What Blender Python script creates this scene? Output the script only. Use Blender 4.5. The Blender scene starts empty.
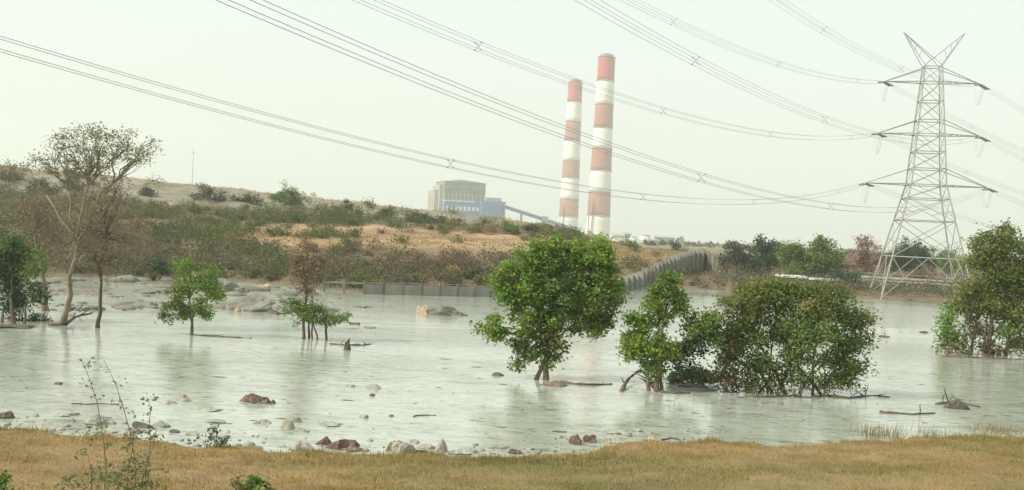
import bpy, math, random
import numpy as np
from mathutils import Vector, Matrix, noise as mnoise

# ------------------------------------------------------------------ camera, sky, sun, exposure
SC = bpy.context.scene
COL = SC.collection
FPX, ROLL, CAM_H = 1098.0, math.radians(2.9), 7.0
PITCH = math.atan((245 - 231) / FPX)
cam_data = bpy.data.cameras.new('camera')
cam = bpy.data.objects.new('camera', cam_data)
COL.objects.link(cam)
SC.camera = cam
cam_data.sensor_width = 36.0
cam_data.lens = 36.0 * FPX / 1024.0
cam_data.clip_start = 0.1
cam_data.clip_end = 12000
cam.matrix_world = (Matrix.Translation((0, 0, CAM_H)) @ Matrix.Rotation(math.pi / 2 - PITCH, 4, 'X')
                    @ Matrix.Rotation(ROLL, 4, 'Z'))

SUN_EL = math.radians(38)
SUN_AZ = math.radians(-112)          # from +Y, clockwise positive: the sun stands to the left, a little behind
world = bpy.data.worlds.new('World')
SC.world = world
world.use_nodes = True
wn, wl = world.node_tree.nodes, world.node_tree.links
wn.clear()
w_out = wn.new('ShaderNodeOutputWorld')
w_bg = wn.new('ShaderNodeBackground')
w_sky = wn.new('ShaderNodeTexSky')
w_sky.sky_type = 'NISHITA'
w_sky.sun_disc = False
w_sky.sun_elevation = SUN_EL
w_sky.sun_rotation = SUN_AZ
w_sky.air_density = 1.0
w_sky.dust_density = 4.0
w_sky.ozone_density = 1.0
w_hs = wn.new('ShaderNodeHueSaturation')
w_hs.inputs['Saturation'].default_value = 0.35
w_mix = wn.new('ShaderNodeMix')
w_mix.data_type = 'RGBA'
w_mix.inputs[0].default_value = 0.62
w_mix.inputs[7].default_value = (8.35, 9.45, 8.65, 1)      # even milky overcast in front of the clear sky
wl.new(w_sky.outputs[0], w_hs.inputs['Color'])
wl.new(w_hs.outputs[0], w_mix.inputs[6])
wl.new(w_mix.outputs[2], w_bg.inputs[0])
w_bg.inputs[1].default_value = 0.1
wl.new(w_bg.outputs[0], w_out.inputs[0])

sun_data = bpy.data.lights.new('sun', 'SUN')
sun = bpy.data.objects.new('sun', sun_data)
COL.objects.link(sun)
sun_data.energy = 3.4
sun_data.angle = math.radians(4)
sun_data.color = (1.0, 0.93, 0.79)
sdir = Vector((math.sin(SUN_AZ) * math.cos(SUN_EL), math.cos(SUN_AZ) * math.cos(SUN_EL), math.sin(SUN_EL)))
sun.rotation_euler = sdir.to_track_quat('Z', 'Y').to_euler()

SC.view_settings.view_transform = 'Standard'
SC.view_settings.look = 'None'
SC.view_settings.exposure = 0.44
SC.view_settings.gamma = 1.0
SC.view_settings.use_curve_mapping = False
SC.cycles.use_denoising = True
SC.cycles.max_bounces = 8
SC.cycles.transparent_max_bounces = 12
SC.cycles.volume_bounces = 1

# ------------------------------------------------------------------ picture geometry -> world
def ray(px, py):
    a, b = (px - 512) / FPX, (py - 245) / FPX
    x = a * math.cos(ROLL) + b * math.sin(ROLL)
    up = a * math.sin(ROLL) - b * math.cos(ROLL)
    return Vector((x, math.cos(PITCH) + up * math.sin(PITCH), -math.sin(PITCH) + up * math.cos(PITCH)))

def at(px, py, Y):
    d = ray(px, py)
    return Vector((0, 0, CAM_H)) + d * (Y / d.y)

def gp(px, py, z=0.0):
    d = ray(px, py)
    return Vector((0, 0, CAM_H)) + d * ((z - CAM_H) / d.z)

# ------------------------------------------------------------------ mesh helpers
class MB:
    def __init__(self):
        self.v, self.f = [], []
    def tube(self, pts, radii, n=6, caps=True):
        pts = [Vector(p) for p in pts]
        rings = []
        for i, p in enumerate(pts):
            if i == 0: t = pts[1] - p
            elif i == len(pts) - 1: t = p - pts[i - 1]
            else: t = pts[i + 1] - pts[i - 1]
            t = t.normalized() if t.length > 1e-9 else Vector((0, 0, 1))
            ref = Vector((0, 1, 0)) if abs(t.y) < 0.9 else Vector((1, 0, 0))
            u = t.cross(ref).normalized()
            w = t.cross(u).normalized()
            r = radii[i] if isinstance(radii, (list, tuple)) else radii
            base = len(self.v)
            for k in range(n):
                a = 2 * math.pi * k / n
                self.v.append(p + (u * math.cos(a) + w * math.sin(a)) * r)
            rings.append(base)
        for a, b in zip(rings[:-1], rings[1:]):
            for k in range(n):
                self.f.append((a + k, a + (k + 1) % n, b + (k + 1) % n, b + k))
        if caps:
            self.f.append(tuple(rings[0] + k for k in reversed(range(n))))
            self.f.append(tuple(rings[-1] + k for k in range(n)))
        return self
    def bar(self, a, b, w, h=None):
        return self.tube([a, b], (w if h is None else (w + h) / 2) * 0.707, 4)
    def box(self, lo, hi, M=None):
        base = len(self.v)
        for z in (lo[2], hi[2]):
            for (x, y) in ((lo[0], lo[1]), (hi[0], lo[1]), (hi[0], hi[1]), (lo[0], hi[1])):
                p = Vector((x, y, z))
                self.v.append(M @ p if M else p)
        for q in ((3, 2, 1, 0), (4, 5, 6, 7), (0, 1, 5, 4), (1, 2, 6, 5), (2, 3, 7, 6), (3, 0, 4, 7)):
            self.f.append(tuple(base + i for i in q))
        return self
    def lathe(self, prof, n=32, c=(0, 0)):
        rings = []
        for r, z in prof:
            base = len(self.v)
            for k in range(n):
                a = 2 * math.pi * k / n
                self.v.append(Vector((c[0] + r * math.cos(a), c[1] + r * math.sin(a), z)))
            rings.append(base)
        for a, b in zip(rings[:-1], rings[1:]):
            for k in range(n):
                self.f.append((a + k, a + (k + 1) % n, b + (k + 1) % n, b + k))
        self.f.append(tuple(rings[-1] + k for k in range(n)))
        self.f.append(tuple(rings[0] + k for k in reversed(range(n))))
        return self
    def build(self, name, mat, parent=None, smooth=False):
        me = bpy.data.meshes.new(name)
        off = Vector(parent.location) if parent is not None and parent.parent is None else Vector((0, 0, 0))
        if parent is not None and parent.parent is not None:
            off = Vector(parent.parent.location)
        me.from_pydata([tuple(v - off) for v in self.v], [], self.f)
        if smooth:
            me.polygons.foreach_set('use_smooth', [True] * len(me.polygons))
        me.materials.append(mat)
        o = bpy.data.objects.new(name, me)
        COL.objects.link(o)
        o.parent = parent
        return o

def mesh_np(name, V, Q, mat, tint=None, parent=None, smooth=False):
    """V (n,3) world vertices, Q (m,k) faces, tint (m,) per-face value"""
    V = np.asarray(V, np.float32).copy()
    Q = np.asarray(Q, np.int32)
    if parent is not None:
        V -= np.array(parent.location, np.float32)
    me = bpy.data.meshes.new(name)
    m, k = Q.shape
    me.vertices.add(len(V)); me.vertices.foreach_set('co', V.ravel())
    me.loops.add(m * k); me.loops.foreach_set('vertex_index', Q.ravel())
    me.polygons.add(m)
    me.polygons.foreach_set('loop_start', np.arange(m, dtype=np.int32) * k)
    me.polygons.foreach_set('loop_total', np.full(m, k, np.int32))
    if smooth:
        me.polygons.foreach_set('use_smooth', np.ones(m, bool))
    if tint is not None:
        a = me.attributes.new('tint', 'FLOAT', 'FACE')
        a.data.foreach_set('value', np.asarray(tint, np.float32))
    me.update(calc_edges=True)
    me.materials.append(mat)
    o = bpy.data.objects.new(name, me)
    COL.objects.link(o)
    o.parent = parent
    return o

def tag(o, label=None, cat=None, group=None, kind=None):
    if label: o['label'] = label
    if cat: o['category'] = cat
    if group: o['group'] = group
    if kind: o['kind'] = kind
    return o

def thing(name, loc, label, cat, group=None):
    o = bpy.data.objects.new(name, None)
    o.empty_display_size = 0.5
    o.location = loc
    COL.objects.link(o)
    return tag(o, label, cat, group)

# ------------------------------------------------------------------ materials
def newmat(name):
    m = bpy.data.materials.new(name)
    m.use_nodes = True
    nt = m.node_tree
    b = nt.nodes['Principled BSDF']
    return m, nt, b

def ramp(nt, stops):
    r = nt.nodes.new('ShaderNodeValToRGB')
    e = r.color_ramp.elements
    while len(e) < len(stops): e.new(0.5)
    for i, (p, c) in enumerate(stops):
        e[i].position = p
        e[i].color = (*c, 1)
    return r

def noisy(name, stops, scale=1.0, rough=0.8, bump=0.0, bscale=None, stretch=None, detail=6, metal=0.0, spec=0.3):
    m, nt, b = newmat(name)
    tc = nt.nodes.new('ShaderNodeTexCoord')
    mp = nt.nodes.new('ShaderNodeMapping')
    if stretch: mp.inputs['Scale'].default_value = stretch
    n = nt.nodes.new('ShaderNodeTexNoise')
    n.inputs['Scale'].default_value = scale
    n.inputs['Detail'].default_value = detail
    n.inputs['Roughness'].default_value = 0.62
    r = ramp(nt, stops)
    nt.links.new(tc.outputs['Object'], mp.inputs[0])
    nt.links.new(mp.outputs[0], n.inputs[0])
    nt.links.new(n.outputs[0], r.inputs[0])
    nt.links.new(r.outputs[0], b.inputs['Base Color'])
    b.inputs['Roughness'].default_value = rough
    b.inputs['Metallic'].default_value = metal
    b.inputs['Specular IOR Level'].default_value = spec
    if bump:
        n2 = nt.nodes.new('ShaderNodeTexNoise')
        n2.inputs['Scale'].default_value = bscale or scale * 4
        n2.inputs['Detail'].default_value = 8
        bp = nt.nodes.new('ShaderNodeBump')
        bp.inputs['Strength'].default_value = 1.0
        bp.inputs['Distance'].default_value = bump
        nt.links.new(mp.outputs[0], n2.inputs[0])
        nt.links.new(n2.outputs[0], bp.inputs['Height'])
        nt.links.new(bp.outputs[0], b.inputs['Normal'])
    return m

def leafmat(name, stops, trans=0.38):
    m, nt, b = newmat(name)
    a = nt.nodes.new('ShaderNodeAttribute')
    a.attribute_name = 'tint'
    r = ramp(nt, stops)
    nt.links.new(a.outputs['Fac'], r.inputs[0])
    nt.links.new(r.outputs[0], b.inputs['Base Color'])
    b.inputs['Roughness'].default_value = 0.55
    b.inputs['Specular IOR Level'].default_value = 0.25
    t = nt.nodes.new('ShaderNodeBsdfTranslucent')
    nt.links.new(r.outputs[0], t.inputs[0])
    mx = nt.nodes.new('ShaderNodeMixShader')
    mx.inputs[0].default_value = trans
    nt.links.new(b.outputs[0], mx.inputs[1])
    nt.links.new(t.outputs[0], mx.inputs[2])
    nt.links.new(mx.outputs[0], nt.nodes['Material Output'].inputs[0])
    return m

M = {}
M['leaf_bright'] = leafmat('leaf_bright', [(0, (0.0916, 0.1655, 0.0287)), (0.45, (0.1569, 0.2629, 0.0417)), (0.85, (0.2483, 0.3701, 0.0587)), (1, (0.4445, 0.4284, 0.0781))])
M['leaf_mid'] = leafmat('leaf_mid', [(0, (0.0783, 0.1402, 0.033)), (0.5, (0.1345, 0.2149, 0.0462)), (0.9, (0.224, 0.2991, 0.066)), (1, (0.4033, 0.3179, 0.0792))])
M['leaf_olive'] = leafmat('leaf_olive', [(0, (0.0766, 0.12, 0.0316)), (0.5, (0.1449, 0.1834, 0.0442)), (0.85, (0.2386, 0.2399, 0.0631)), (1, (0.375, 0.2399, 0.0883))])
M['leaf_dark'] = leafmat('leaf_dark', [(0, (0.027, 0.0675, 0.033)), (0.6, (0.045, 0.105, 0.045)), (1, (0.09, 0.165, 0.0675))])
M['leaf_acacia'] = leafmat('leaf_acacia', [(0, (0.1078, 0.1262, 0.0501)), (0.6, (0.1848, 0.1856, 0.0715)), (1, (0.308, 0.2673, 0.1144))])
M['leaf_brown'] = leafmat('leaf_brown', [(0, (.13, .10, .065)), (.35, (.20, .15, .095)), (.7, (.27, .20, .135)), (.85, (.2, .19, .09)), (1, (.16, .19, .07))])
M['leaf_dry'] = leafmat('leaf_dry', [(0, (.16, .11, .07)), (.6, (.27, .19, .12)), (1, (.36, .27, .18))])
M['leaf_pink'] = leafmat('leaf_pink', [(0, (.22, .14, .11)), (.6, (.32, .21, .165)), (1, (.40, .29, .23))])
M['leaf_yellow'] = leafmat('leaf_yellow', [(0, (.25, .17, .05)), (.6, (.42, .28, .07)), (1, (.5, .33, .1))])
M['leaf_grey'] = leafmat('leaf_grey', [(0, (.06, .075, .045)), (.6, (.09, .11, .06)), (1, (.14, .14, .08))])
M['scrub_green'] = leafmat('scrub_green', [(0, (0.0597, 0.0864, 0.029)), (0.4, (0.0915, 0.1166, 0.0386)), (0.8, (0.1273, 0.1426, 0.0482)), (1, (0.183, 0.1642, 0.0643))])
M['scrub_dry'] = leafmat('scrub_dry', [(0, (0.1407, 0.1107, 0.0647)), (0.4, (0.1909, 0.1443, 0.0791)), (0.75, (0.2411, 0.1683, 0.0827)), (1, (0.3014, 0.2116, 0.0935))])
M['scrub_olive'] = leafmat('scrub_olive', [(0, (0.0557, 0.0883, 0.0236)), (0.5, (0.1021, 0.1348, 0.0372)), (1, (0.1763, 0.1766, 0.0541))])
M['scrub_grey'] = leafmat('scrub_grey', [(0, (0.0933, 0.0813, 0.0524)), (0.5, (0.1446, 0.1243, 0.077)), (0.85, (0.1866, 0.153, 0.0909)), (1, (0.1586, 0.1626, 0.0699))])
M['scrub_mix'] = leafmat('scrub_mix', [(0, (.07, .095, .04)), (.4, (.12, .13, .06)), (.6, (.16, .125, .085)), (1, (.24, .18, .12))])
M['leaf_weed'] = leafmat('leaf_weed', [(0, (.12, .16, .06)), (.6, (.2, .23, .09)), (1, (.3, .28, .13))])
M['grass'] = leafmat('grass', [(0, (0.12, 0.1425, 0.0407)), (0.3, (0.2, 0.19, 0.0555)), (0.55, (0.29, 0.228, 0.0777)), (0.8, (0.37, 0.2612, 0.0999)), (1, (0.43, 0.323, 0.1406))])
M['reed'] = leafmat('reed', [(0, (.22, .17, .09)), (1, (.42, .33, .2))])
M['bark_pale'] = noisy('bark_pale', [(0.3, (0.156, 0.1221, 0.084)), (0.7, (0.2808, 0.2294, 0.161))], 3, .9, .02, 14)
M['bark_dark'] = noisy('bark_dark', [(.3, (.06, .048, .036)), (.7, (.13, .10, .075))], 3, .9, .02, 14)
M['bark_brown'] = noisy('bark_brown', [(.3, (.11, .08, .055)), (.7, (.21, .155, .11))], 3, .9, .02, 14)
M['deadwood'] = noisy('deadwood', [(.3, (.07, .055, .042)), (.7, (.16, .125, .095))], 2.5, .9, .02, 12)
M['rock_grey'] = noisy('rock_grey', [(.25, (.19, .185, .16)), (.5, (.30, .29, .25)), (.75, (.40, .385, .33))], 4, .85, .07, 7)
M['rock_pale'] = noisy('rock_pale', [(0.25, (0.224, 0.208, 0.168)), (0.5, (0.32, 0.296, 0.24)), (0.75, (0.384, 0.36, 0.304))], 4, .85, .07, 7)
M['rock_red'] = noisy('rock_red', [(.3, (.075, .05, .038)), (.5, (.125, .08, .06)), (.58, (.17, .12, .095)), (.7, (.30, .265, .22))], 4, .85, .07, 7)
M['rock_tan'] = noisy('rock_tan', [(.3, (.34, .25, .16)), (.7, (.52, .42, .30))], 4, .85, .07, 7)
M['rock_dark'] = noisy('rock_dark', [(.3, (.07, .062, .05)), (.7, (.15, .13, .105))], 4, .85, .07, 7)
M['ash'] = noisy('ash', [(0.25, (0.117, 0.1131, 0.0936)), (0.5, (0.195, 0.1872, 0.156)), (0.75, (0.2808, 0.2691, 0.2223))], .9, .9, .12, 3)
M['mud'] = noisy('mud', [(.3, (.15, .13, .10)), (.55, (.23, .205, .155)), (.75, (.32, .285, .22))], 1.2, .7, .04, 4)
M['silt'] = noisy('silt', [(.3, (.27, .27, .225)), (.7, (.38, .375, .315))], 1.5, .6, .05, 6)
M['mud_red'] = noisy('mud_red', [(.3, (.14, .10, .075)), (.7, (.25, .185, .14))], 2, .8, .03, 8)
M['concrete'] = noisy('concrete', [(0.25, (0.176, 0.172, 0.148)), (0.5, (0.256, 0.248, 0.212)), (0.75, (0.32, 0.308, 0.264))], .9, .9, .01, 6, stretch=(1, 1, .35))
M['concrete_old'] = noisy('concrete_old', [(.25, (.085, .082, .065)), (.5, (.155, .15, .12)), (.75, (.25, .24, .2))], .8, .9, .01, 6, stretch=(1, 1, .25))
M['steel'] = noisy('steel', [(.3, (.24, .245, .22)), (.7, (.33, .33, .30))], 1.5, .8, metal=.0, spec=.15)
M['wire'] = noisy('wire', [(.3, (.34, .345, .33)), (.7, (.46, .465, .45))], 1, .6, metal=.1)
M['insulator'] = noisy('insulator', [(.3, (.22, .21, .18)), (.7, (.32, .30, .26))], 2, .4)
M['paint_red'] = noisy('paint_red', [(.25, (.36, .06, .055)), (.55, (.44, .085, .07)), (.8, (.5, .15, .12))], .03, .8, stretch=(1, 1, .12))
M['paint_red_hazed'] = noisy('paint_red_hazed', [(.25, (.34, .125, .09)), (.55, (.39, .165, .12)), (.8, (.46, .24, .18))], .03, .8, stretch=(1, 1, .12))  # lower bands: ground haze put into the colour as a paler red
M['paint_white'] = noisy('paint_white', [(.25, (.66, .65, .61)), (.6, (.76, .75, .71)), (.8, (.8, .79, .76))], .03, .8, stretch=(1, 1, .12))
M['clad_grey'] = noisy('clad_grey', [(.3, (.20, .225, .225)), (.7, (.28, .305, .30))], .05, .8)
M['clad_dark'] = noisy('clad_dark', [(.3, (.13, .15, .15)), (.7, (.2, .22, .215))], .05, .8)
M['clad_blue'] = noisy('clad_blue', [(.3, (.055, .19, .42)), (.7, (.10, .25, .48))], .06, .7)
M['clad_beige'] = noisy('clad_beige', [(.3, (.30, .295, .25)), (.7, (.40, .39, .335))], .05, .8)
M['roof_grey'] = noisy('roof_grey', [(.3, (.3, .3, .28)), (.7, (.4, .4, .37))], .05, .8)
M['white_wall'] = noisy('white_wall', [(.3, (.55, .54, .5)), (.7, (.72, .71, .66))], .5, .85)
M['brick'] = noisy('brick', [(.3, (.24, .12, .08)), (.7, (.36, .2, .14))], .8, .9)
M['tile_roof'] = noisy('tile_roof', [(.3, (.2, .1, .07)), (.7, (.3, .16, .11))], .8, .9)
M['glass_dark'] = noisy('glass_dark', [(.3, (.05, .06, .06)), (.7, (.08, .09, .09))], .5, .2, spec=.5)
M['scum'] = noisy('scum', [(.3, (.20, .20, .165)), (.7, (.30, .295, .24))], 2, .5)

# ground: colours of the soil come from the 'soil' point colour, broken up by noise
def ground_mat():
    m, nt, b = newmat('soil')
    a = nt.nodes.new('ShaderNodeAttribute'); a.attribute_name = 'soil'
    tc = nt.nodes.new('ShaderNodeTexCoord')
    n1 = nt.nodes.new('ShaderNodeTexNoise'); n1.inputs['Scale'].default_value = .35; n1.inputs['Detail'].default_value = 10; n1.inputs['Roughness'].default_value = .7
    n2 = nt.nodes.new('ShaderNodeTexNoise'); n2.inputs['Scale'].default_value = 5; n2.inputs['Detail'].default_value = 6
    r = ramp(nt, [(.3, (.62, .62, .62)), (.5, (1, 1, 1)), (.72, (1.3, 1.27, 1.2))])
    mul = nt.nodes.new('ShaderNodeMix'); mul.data_type = 'RGBA'; mul.blend_type = 'MULTIPLY'; mul.inputs[0].default_value = 1
    nt.links.new(tc.outputs['Object'], n1.inputs[0]); nt.links.new(tc.outputs['Object'], n2.inputs[0])
    nt.links.new(n1.outputs[0], r.inputs[0])
    nt.links.new(a.outputs['Color'], mul.inputs[6]); nt.links.new(r.outputs[0], mul.inputs[7])
    nt.links.new(mul.outputs[2], b.inputs['Base Color'])
    bp = nt.nodes.new('ShaderNodeBump'); bp.inputs['Distance'].default_value = .06; bp.inputs['Strength'].default_value = .8
    nt.links.new(n2.outputs[0], bp.inputs['Height']); nt.links.new(bp.outputs[0], b.inputs['Normal'])
    b.inputs['Roughness'].default_value = .95
    b.inputs['Specular IOR Level'].default_value = .15
    return m
M['soil'] = ground_mat()

def water_mat():
    m, nt, b = newmat('ash_water')
    L = nt.links.new
    tc = nt.nodes.new('ShaderNodeTexCoord')
    def nz(scale, sx, sy, detail=4, rot=0.0, rough=.55, dist=0.0):
        mp = nt.nodes.new('ShaderNodeMapping')
        mp.inputs['Scale'].default_value = (sx, sy, 1)
        mp.inputs['Rotation'].default_value = (0, 0, rot)
        n = nt.nodes.new('ShaderNodeTexNoise')
        n.inputs['Scale'].default_value = scale
        n.inputs['Detail'].default_value = detail
        n.inputs['Roughness'].default_value = rough
        n.inputs['Distortion'].default_value = dist
        L(tc.outputs['Object'], mp.inputs[0]); L(mp.outputs[0], n.inputs[0])
        return n.outputs[0]
    def math_(op, x, y):
        k = nt.nodes.new('ShaderNodeMath'); k.operation = op
        for i, s in enumerate((x, y)):
            if isinstance(s, (int, float)): k.inputs[i].default_value = s
            else: L(s, k.inputs[i])
        return k.outputs[0]
    swell = nz(.30, .55, 1.0, 3, .12)
    rip = nz(1.9, .6, 1.0, 6, -.1, .62, .8)
    fine = nz(3.6, .75, 1.1, 4, .2, .6, .5)
    patch = nz(.06, .5, 1.0, 4, .15, .6, .8)
    pr = nt.nodes.new('ShaderNodeMapRange'); pr.inputs[1].default_value = .35; pr.inputs[2].default_value = .68
    pr.inputs[3].default_value = .2; pr.inputs[4].default_value = 1.8
    L(patch, pr.inputs[0])
    h = math_('ADD', math_('MULTIPLY', swell, .008), math_('MULTIPLY', math_('ADD', math_('MULTIPLY', rip, .018), math_('MULTIPLY', fine, .011)), pr.outputs[0]))
    bp = nt.nodes.new('ShaderNodeBump'); bp.inputs['Strength'].default_value = 1; bp.inputs['Distance'].default_value = .75
    L(h, bp.inputs['Height']); L(bp.outputs[0], b.inputs['Normal'])
    streak = nz(.8, .55, 1.2, 7, .06, .68, 1.0)
    r = ramp(nt, [(.28, (.32, .345, .29)), (.5, (.40, .425, .36)), (.65, (.44, .46, .395)), (.78, (.50, .515, .45))])
    L(streak, r.inputs[0])
    # thin drifting scum lines and darker swirls of ash in suspension
    swirl = nz(.4, .6, 1.2, 8, .1, .72, 1.6)
    r2 = ramp(nt, [(.36, (.66, .69, .64)), (.48, (1, 1, 1)), (.58, (1, 1, 1)), (.68, (1.2, 1.2, 1.18))])
    L(swirl, r2.inputs[0])
    ripple_dash = nz(2.3, .75, 1.2, 6, .05, .66, .7)  # dark dashes paint ripple shading into the water colour; pale end is foam
    r3 = ramp(nt, [(.36, (.50, .53, .48)), (.455, (1, 1, 1)), (.58, (1, 1, 1)), (.66, (1.18, 1.18, 1.16))])
    L(ripple_dash, r3.inputs[0])
    def mulc(x, y):
        k = nt.nodes.new('ShaderNodeMix'); k.data_type = 'RGBA'; k.blend_type = 'MULTIPLY'; k.inputs[0].default_value = 1
        L(x, k.inputs[6]); L(y, k.inputs[7]); return k.outputs[2]
    L(mulc(mulc(r.outputs[0], r2.outputs[0]), r3.outputs[0]), b.inputs['Base Color'])
    b.inputs['Roughness'].default_value = .06
    b.inputs['IOR'].default_value = 1.4
    return m
M['water'] = water_mat()

# ------------------------------------------------------------------ terrain
def sstep(t):
    t = np.clip(t, 0, 1)
    return t * t * (3 - 2 * t)

SHORE = np.array([(-60, 36), (-30, 36.0), (-15.8, 34.4), (-9.1, 33.1), (-4.6, 33.3), (-.6, 33.6), (1.8, 34.5), (4.9, 37.2), (7.5, 38.4), (10.4, 38.1), (14, 40.5), (20.3, 42.7), (30, 45), (60, 48)])

def near_z(X, Y):
    sh = np.interp(X, SHORE[:, 0], SHORE[:, 1]) + .55 * hash_noise(X, X * 0, 2.2, 1) + .3 * hash_noise(X, Y, 5, 2)
    s = sh - Y
    up = .02 + .075 * np.clip(s, 0, 9) + .10 * np.clip(s, 0, .6)
    line = np.minimum(7 - .272 * Y - .12, 5.3)
    z = np.where(s > 0, np.maximum(up, np.where(s > 6, line, -9)), .12 * np.maximum(s, -9))
    return z

# columns: picture x -> knots (distance, height) of the far bank and the ash dyke
HILL = {
 -300: [(98, -.3), (106, 1.2), (128, 4.2), (150, 6.5), (165, 7), (190, 9), (220, 16)],
 0: [(104, -.3), (112, 1), (130, 3.5), (150, 5.2), (165, 6), (195, 8.6), (220, 15.0)],
 100: [(112, -.3), (120, 1), (136, 3.3), (153, 5), (167, 5.8), (195, 8.4), (220, 13.9)],
 180: [(120, -.3), (127, 1), (140, 3), (155, 4.6), (168, 5.4), (195, 8.2), (220, 12.9)],
 300: [(113, -.3), (118, .9), (135, 2.6), (150, 4.2), (166, 4.7), (196, 8.0), (220, 11.5)],
 430: [(110, .6), (113, 1.0), (130, 2.3), (150, 4.4), (166, 4.8), (198, 7.8), (220, 10)],
 500: [(114, .7), (117, 1), (132, 2.4), (150, 4.6), (166, 5.1), (198, 7.6), (220, 9.3)],
 560: [(122, .8), (125, 1.1), (138, 2.4), (152, 4.4), (168, 5), (198, 6.9), (220, 8.1)],
 600: [(130, .8), (133, 1.2), (145, 2.6), (156, 4), (170, 4.6), (198, 5.7), (220, 6.2)],
 640: [(145, 1.0), (152, 1.5), (160, 2.4), (170, 3.6), (180, 4.1), (200, 4.4), (220, 4.4)],
 675: [(160, 3), (170, 3.4), (182, 3.8), (190, 4.0), (200, 4.3), (215, 4.6), (230, 4.4)],
 692: [(180, 4), (190, 4.3), (205, 4.5), (215, 4.6), (225, 4.6), (235, 4.4), (250, 4.0)],
 716: [(180, 3.2), (190, 3.4), (200, 3.5), (208, 3.6), (225, 3.7), (240, 3.6), (260, 3.2)],
 745: [(158, .4), (168, .6), (190, .8), (205, 1), (215, 1.2), (225, 1.6), (250, 1.8)],
 800: [(152, -.3), (158, .5), (180, .8), (200, 1), (220, 1.2), (260, 1.5), (300, 1.6)],
 900: [(149, -.3), (152, .45), (160, .6), (190, .8), (220, 1), (260, 1.2), (300, 1.4)],
 1400: [(149, -.3), (152, .45), (160, .6), (190, .8), (220, 1), (260, 1.2), (300, 1.4)],
}
HX = sorted(HILL)
HA = np.array([(x - 512) / FPX for x in HX])
HK = np.array([[k for k in HILL[x]] for x in HX])            # (cols, 7, 2)
WALL_PX = [(318, 108), (365, 109), (430, 111.5), (490, 114.6), (560, 123), (600, 131.5), (622, 141), (640, 152), (660, 169), (675, 182), (692, 205), (706, 214), (716, 208), (724, 200)]
WA = np.array([(x - 512) / FPX for x, _ in WALL_PX]); WY = np.array([y for _, y in WALL_PX], float)
LOW_K = np.array([(150, -.5), (158, .35), (180, .7), (203, .9), (240, 1.6)], float)

_perm = np.random.default_rng(99).permutation(512)
_val = np.random.default_rng(98).uniform(-1, 1, 512)
def _vn(x, y):
    xi, yi = np.floor(x).astype(int), np.floor(y).astype(int)
    fx, fy = x - xi, y - yi
    fx, fy = fx * fx * (3 - 2 * fx), fy * fy * (3 - 2 * fy)
    h = lambda i, j: _val[_perm[(_perm[i & 511] + j) & 511]]
    return (h(xi, yi) * (1 - fx) + h(xi + 1, yi) * fx) * (1 - fy) + (h(xi, yi + 1) * (1 - fx) + h(xi + 1, yi + 1) * fx) * fy
def hash_noise(X, Y, s, seed=0.0):
    """soft fractal value noise, about -1..1; s is roughly the angular frequency"""
    x, y = np.asarray(X, float) * s * .42 + seed * 17.3, np.asarray(Y, float) * s * .42 - seed * 11.1
    return 1.25 * (_vn(x, y) + .5 * _vn(x * 2.1 + 7, y * 2.1 - 3) + .28 * _vn(x * 4.3 - 5, y * 4.3 + 9)) / 1.5

def far_z(X, Y):
    X = np.atleast_1d(np.asarray(X, float)); Y = np.atleast_1d(np.asarray(Y, float))
    a = X / np.maximum(Y, 1)
    kY = np.stack([np.interp(a, HA, HK[:, k, 0]) for k in range(7)], -1)
    kZ = np.stack([np.interp(a, HA, HK[:, k, 1]) for k in range(7)], -1)
    # plateau behind the crest, then the plain
    kY = np.concatenate([kY, (kY[:, -1:] + 45), np.full_like(kY[:, :1], 520), np.full_like(kY[:, :1], 900), np.full_like(kY[:, :1], 6000)], -1)
    kZ = np.concatenate([kZ, kZ[:, -1:] - .4, np.minimum(kZ[:, -1:], 3), np.full_like(kZ[:, :1], 1.6), np.full_like(kZ[:, :1], 1.0)], -1)
    z = np.full_like(X, -1.2)
    for k in range(kY.shape[1] - 1):
        t = (Y - kY[:, k]) / (kY[:, k + 1] - kY[:, k])
        zz = kZ[:, k] + (kZ[:, k + 1] - kZ[:, k]) * t
        z = np.where((t >= 0) & (t < 1), zz, z)
    pre = (Y < kY[:, 0])
    bars = np.clip((-.13 - a) / .05, 0, 1) * 1.15 * hash_noise(X * .45, Y, .55, 13) * np.clip((kY[:, 0] - Y) / 6, 0, 1) * np.clip((Y - 84) / 10, 0, 1)
    z = np.where(pre, np.maximum(kZ[:, 0] - .035 * (kY[:, 0] - Y) + bars, -1.2), z)
    # the wall: lower ground in front of it
    wy = np.interp(a, WA, WY)
    on = (a > WA[0] - .02) & (a < WA[-1] + .006)
    low = np.interp(Y, LOW_K[:, 0], LOW_K[:, 1])
    low = np.where(Y < 150, -.5 - (150 - Y) * .02, low)
    up = sstep((Y - wy - .25) / 1.1)
    z = np.where(on & (Y < wy + 3), low + (z - low) * up, z)
    rough = .35 * hash_noise(X, Y, .23, 1) + .2 * hash_noise(X, Y, .71, 4)
    amp = np.clip((z - .5) / 2, 0, 1) * np.clip((420 - Y) / 100, .3, 1) * np.where(on & (np.abs(Y - wy) < 4), .1, 1)
    return np.maximum(z + rough * amp, -1.2)

def terrain_z(X, Y):
    X = np.atleast_1d(np.asarray(X, float)); Y = np.atleast_1d(np.asarray(Y, float))
    return np.where(Y < 75, np.maximum(near_z(X, Y), -1.2), far_z(X, Y))

def tz(x, y):
    return float(terrain_z(x, y)[0])

def lerp3(c1, c2, t):
    return np.asarray(c1) * (1 - t[:, None]) + np.asarray(c2) * t[:, None]

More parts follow.
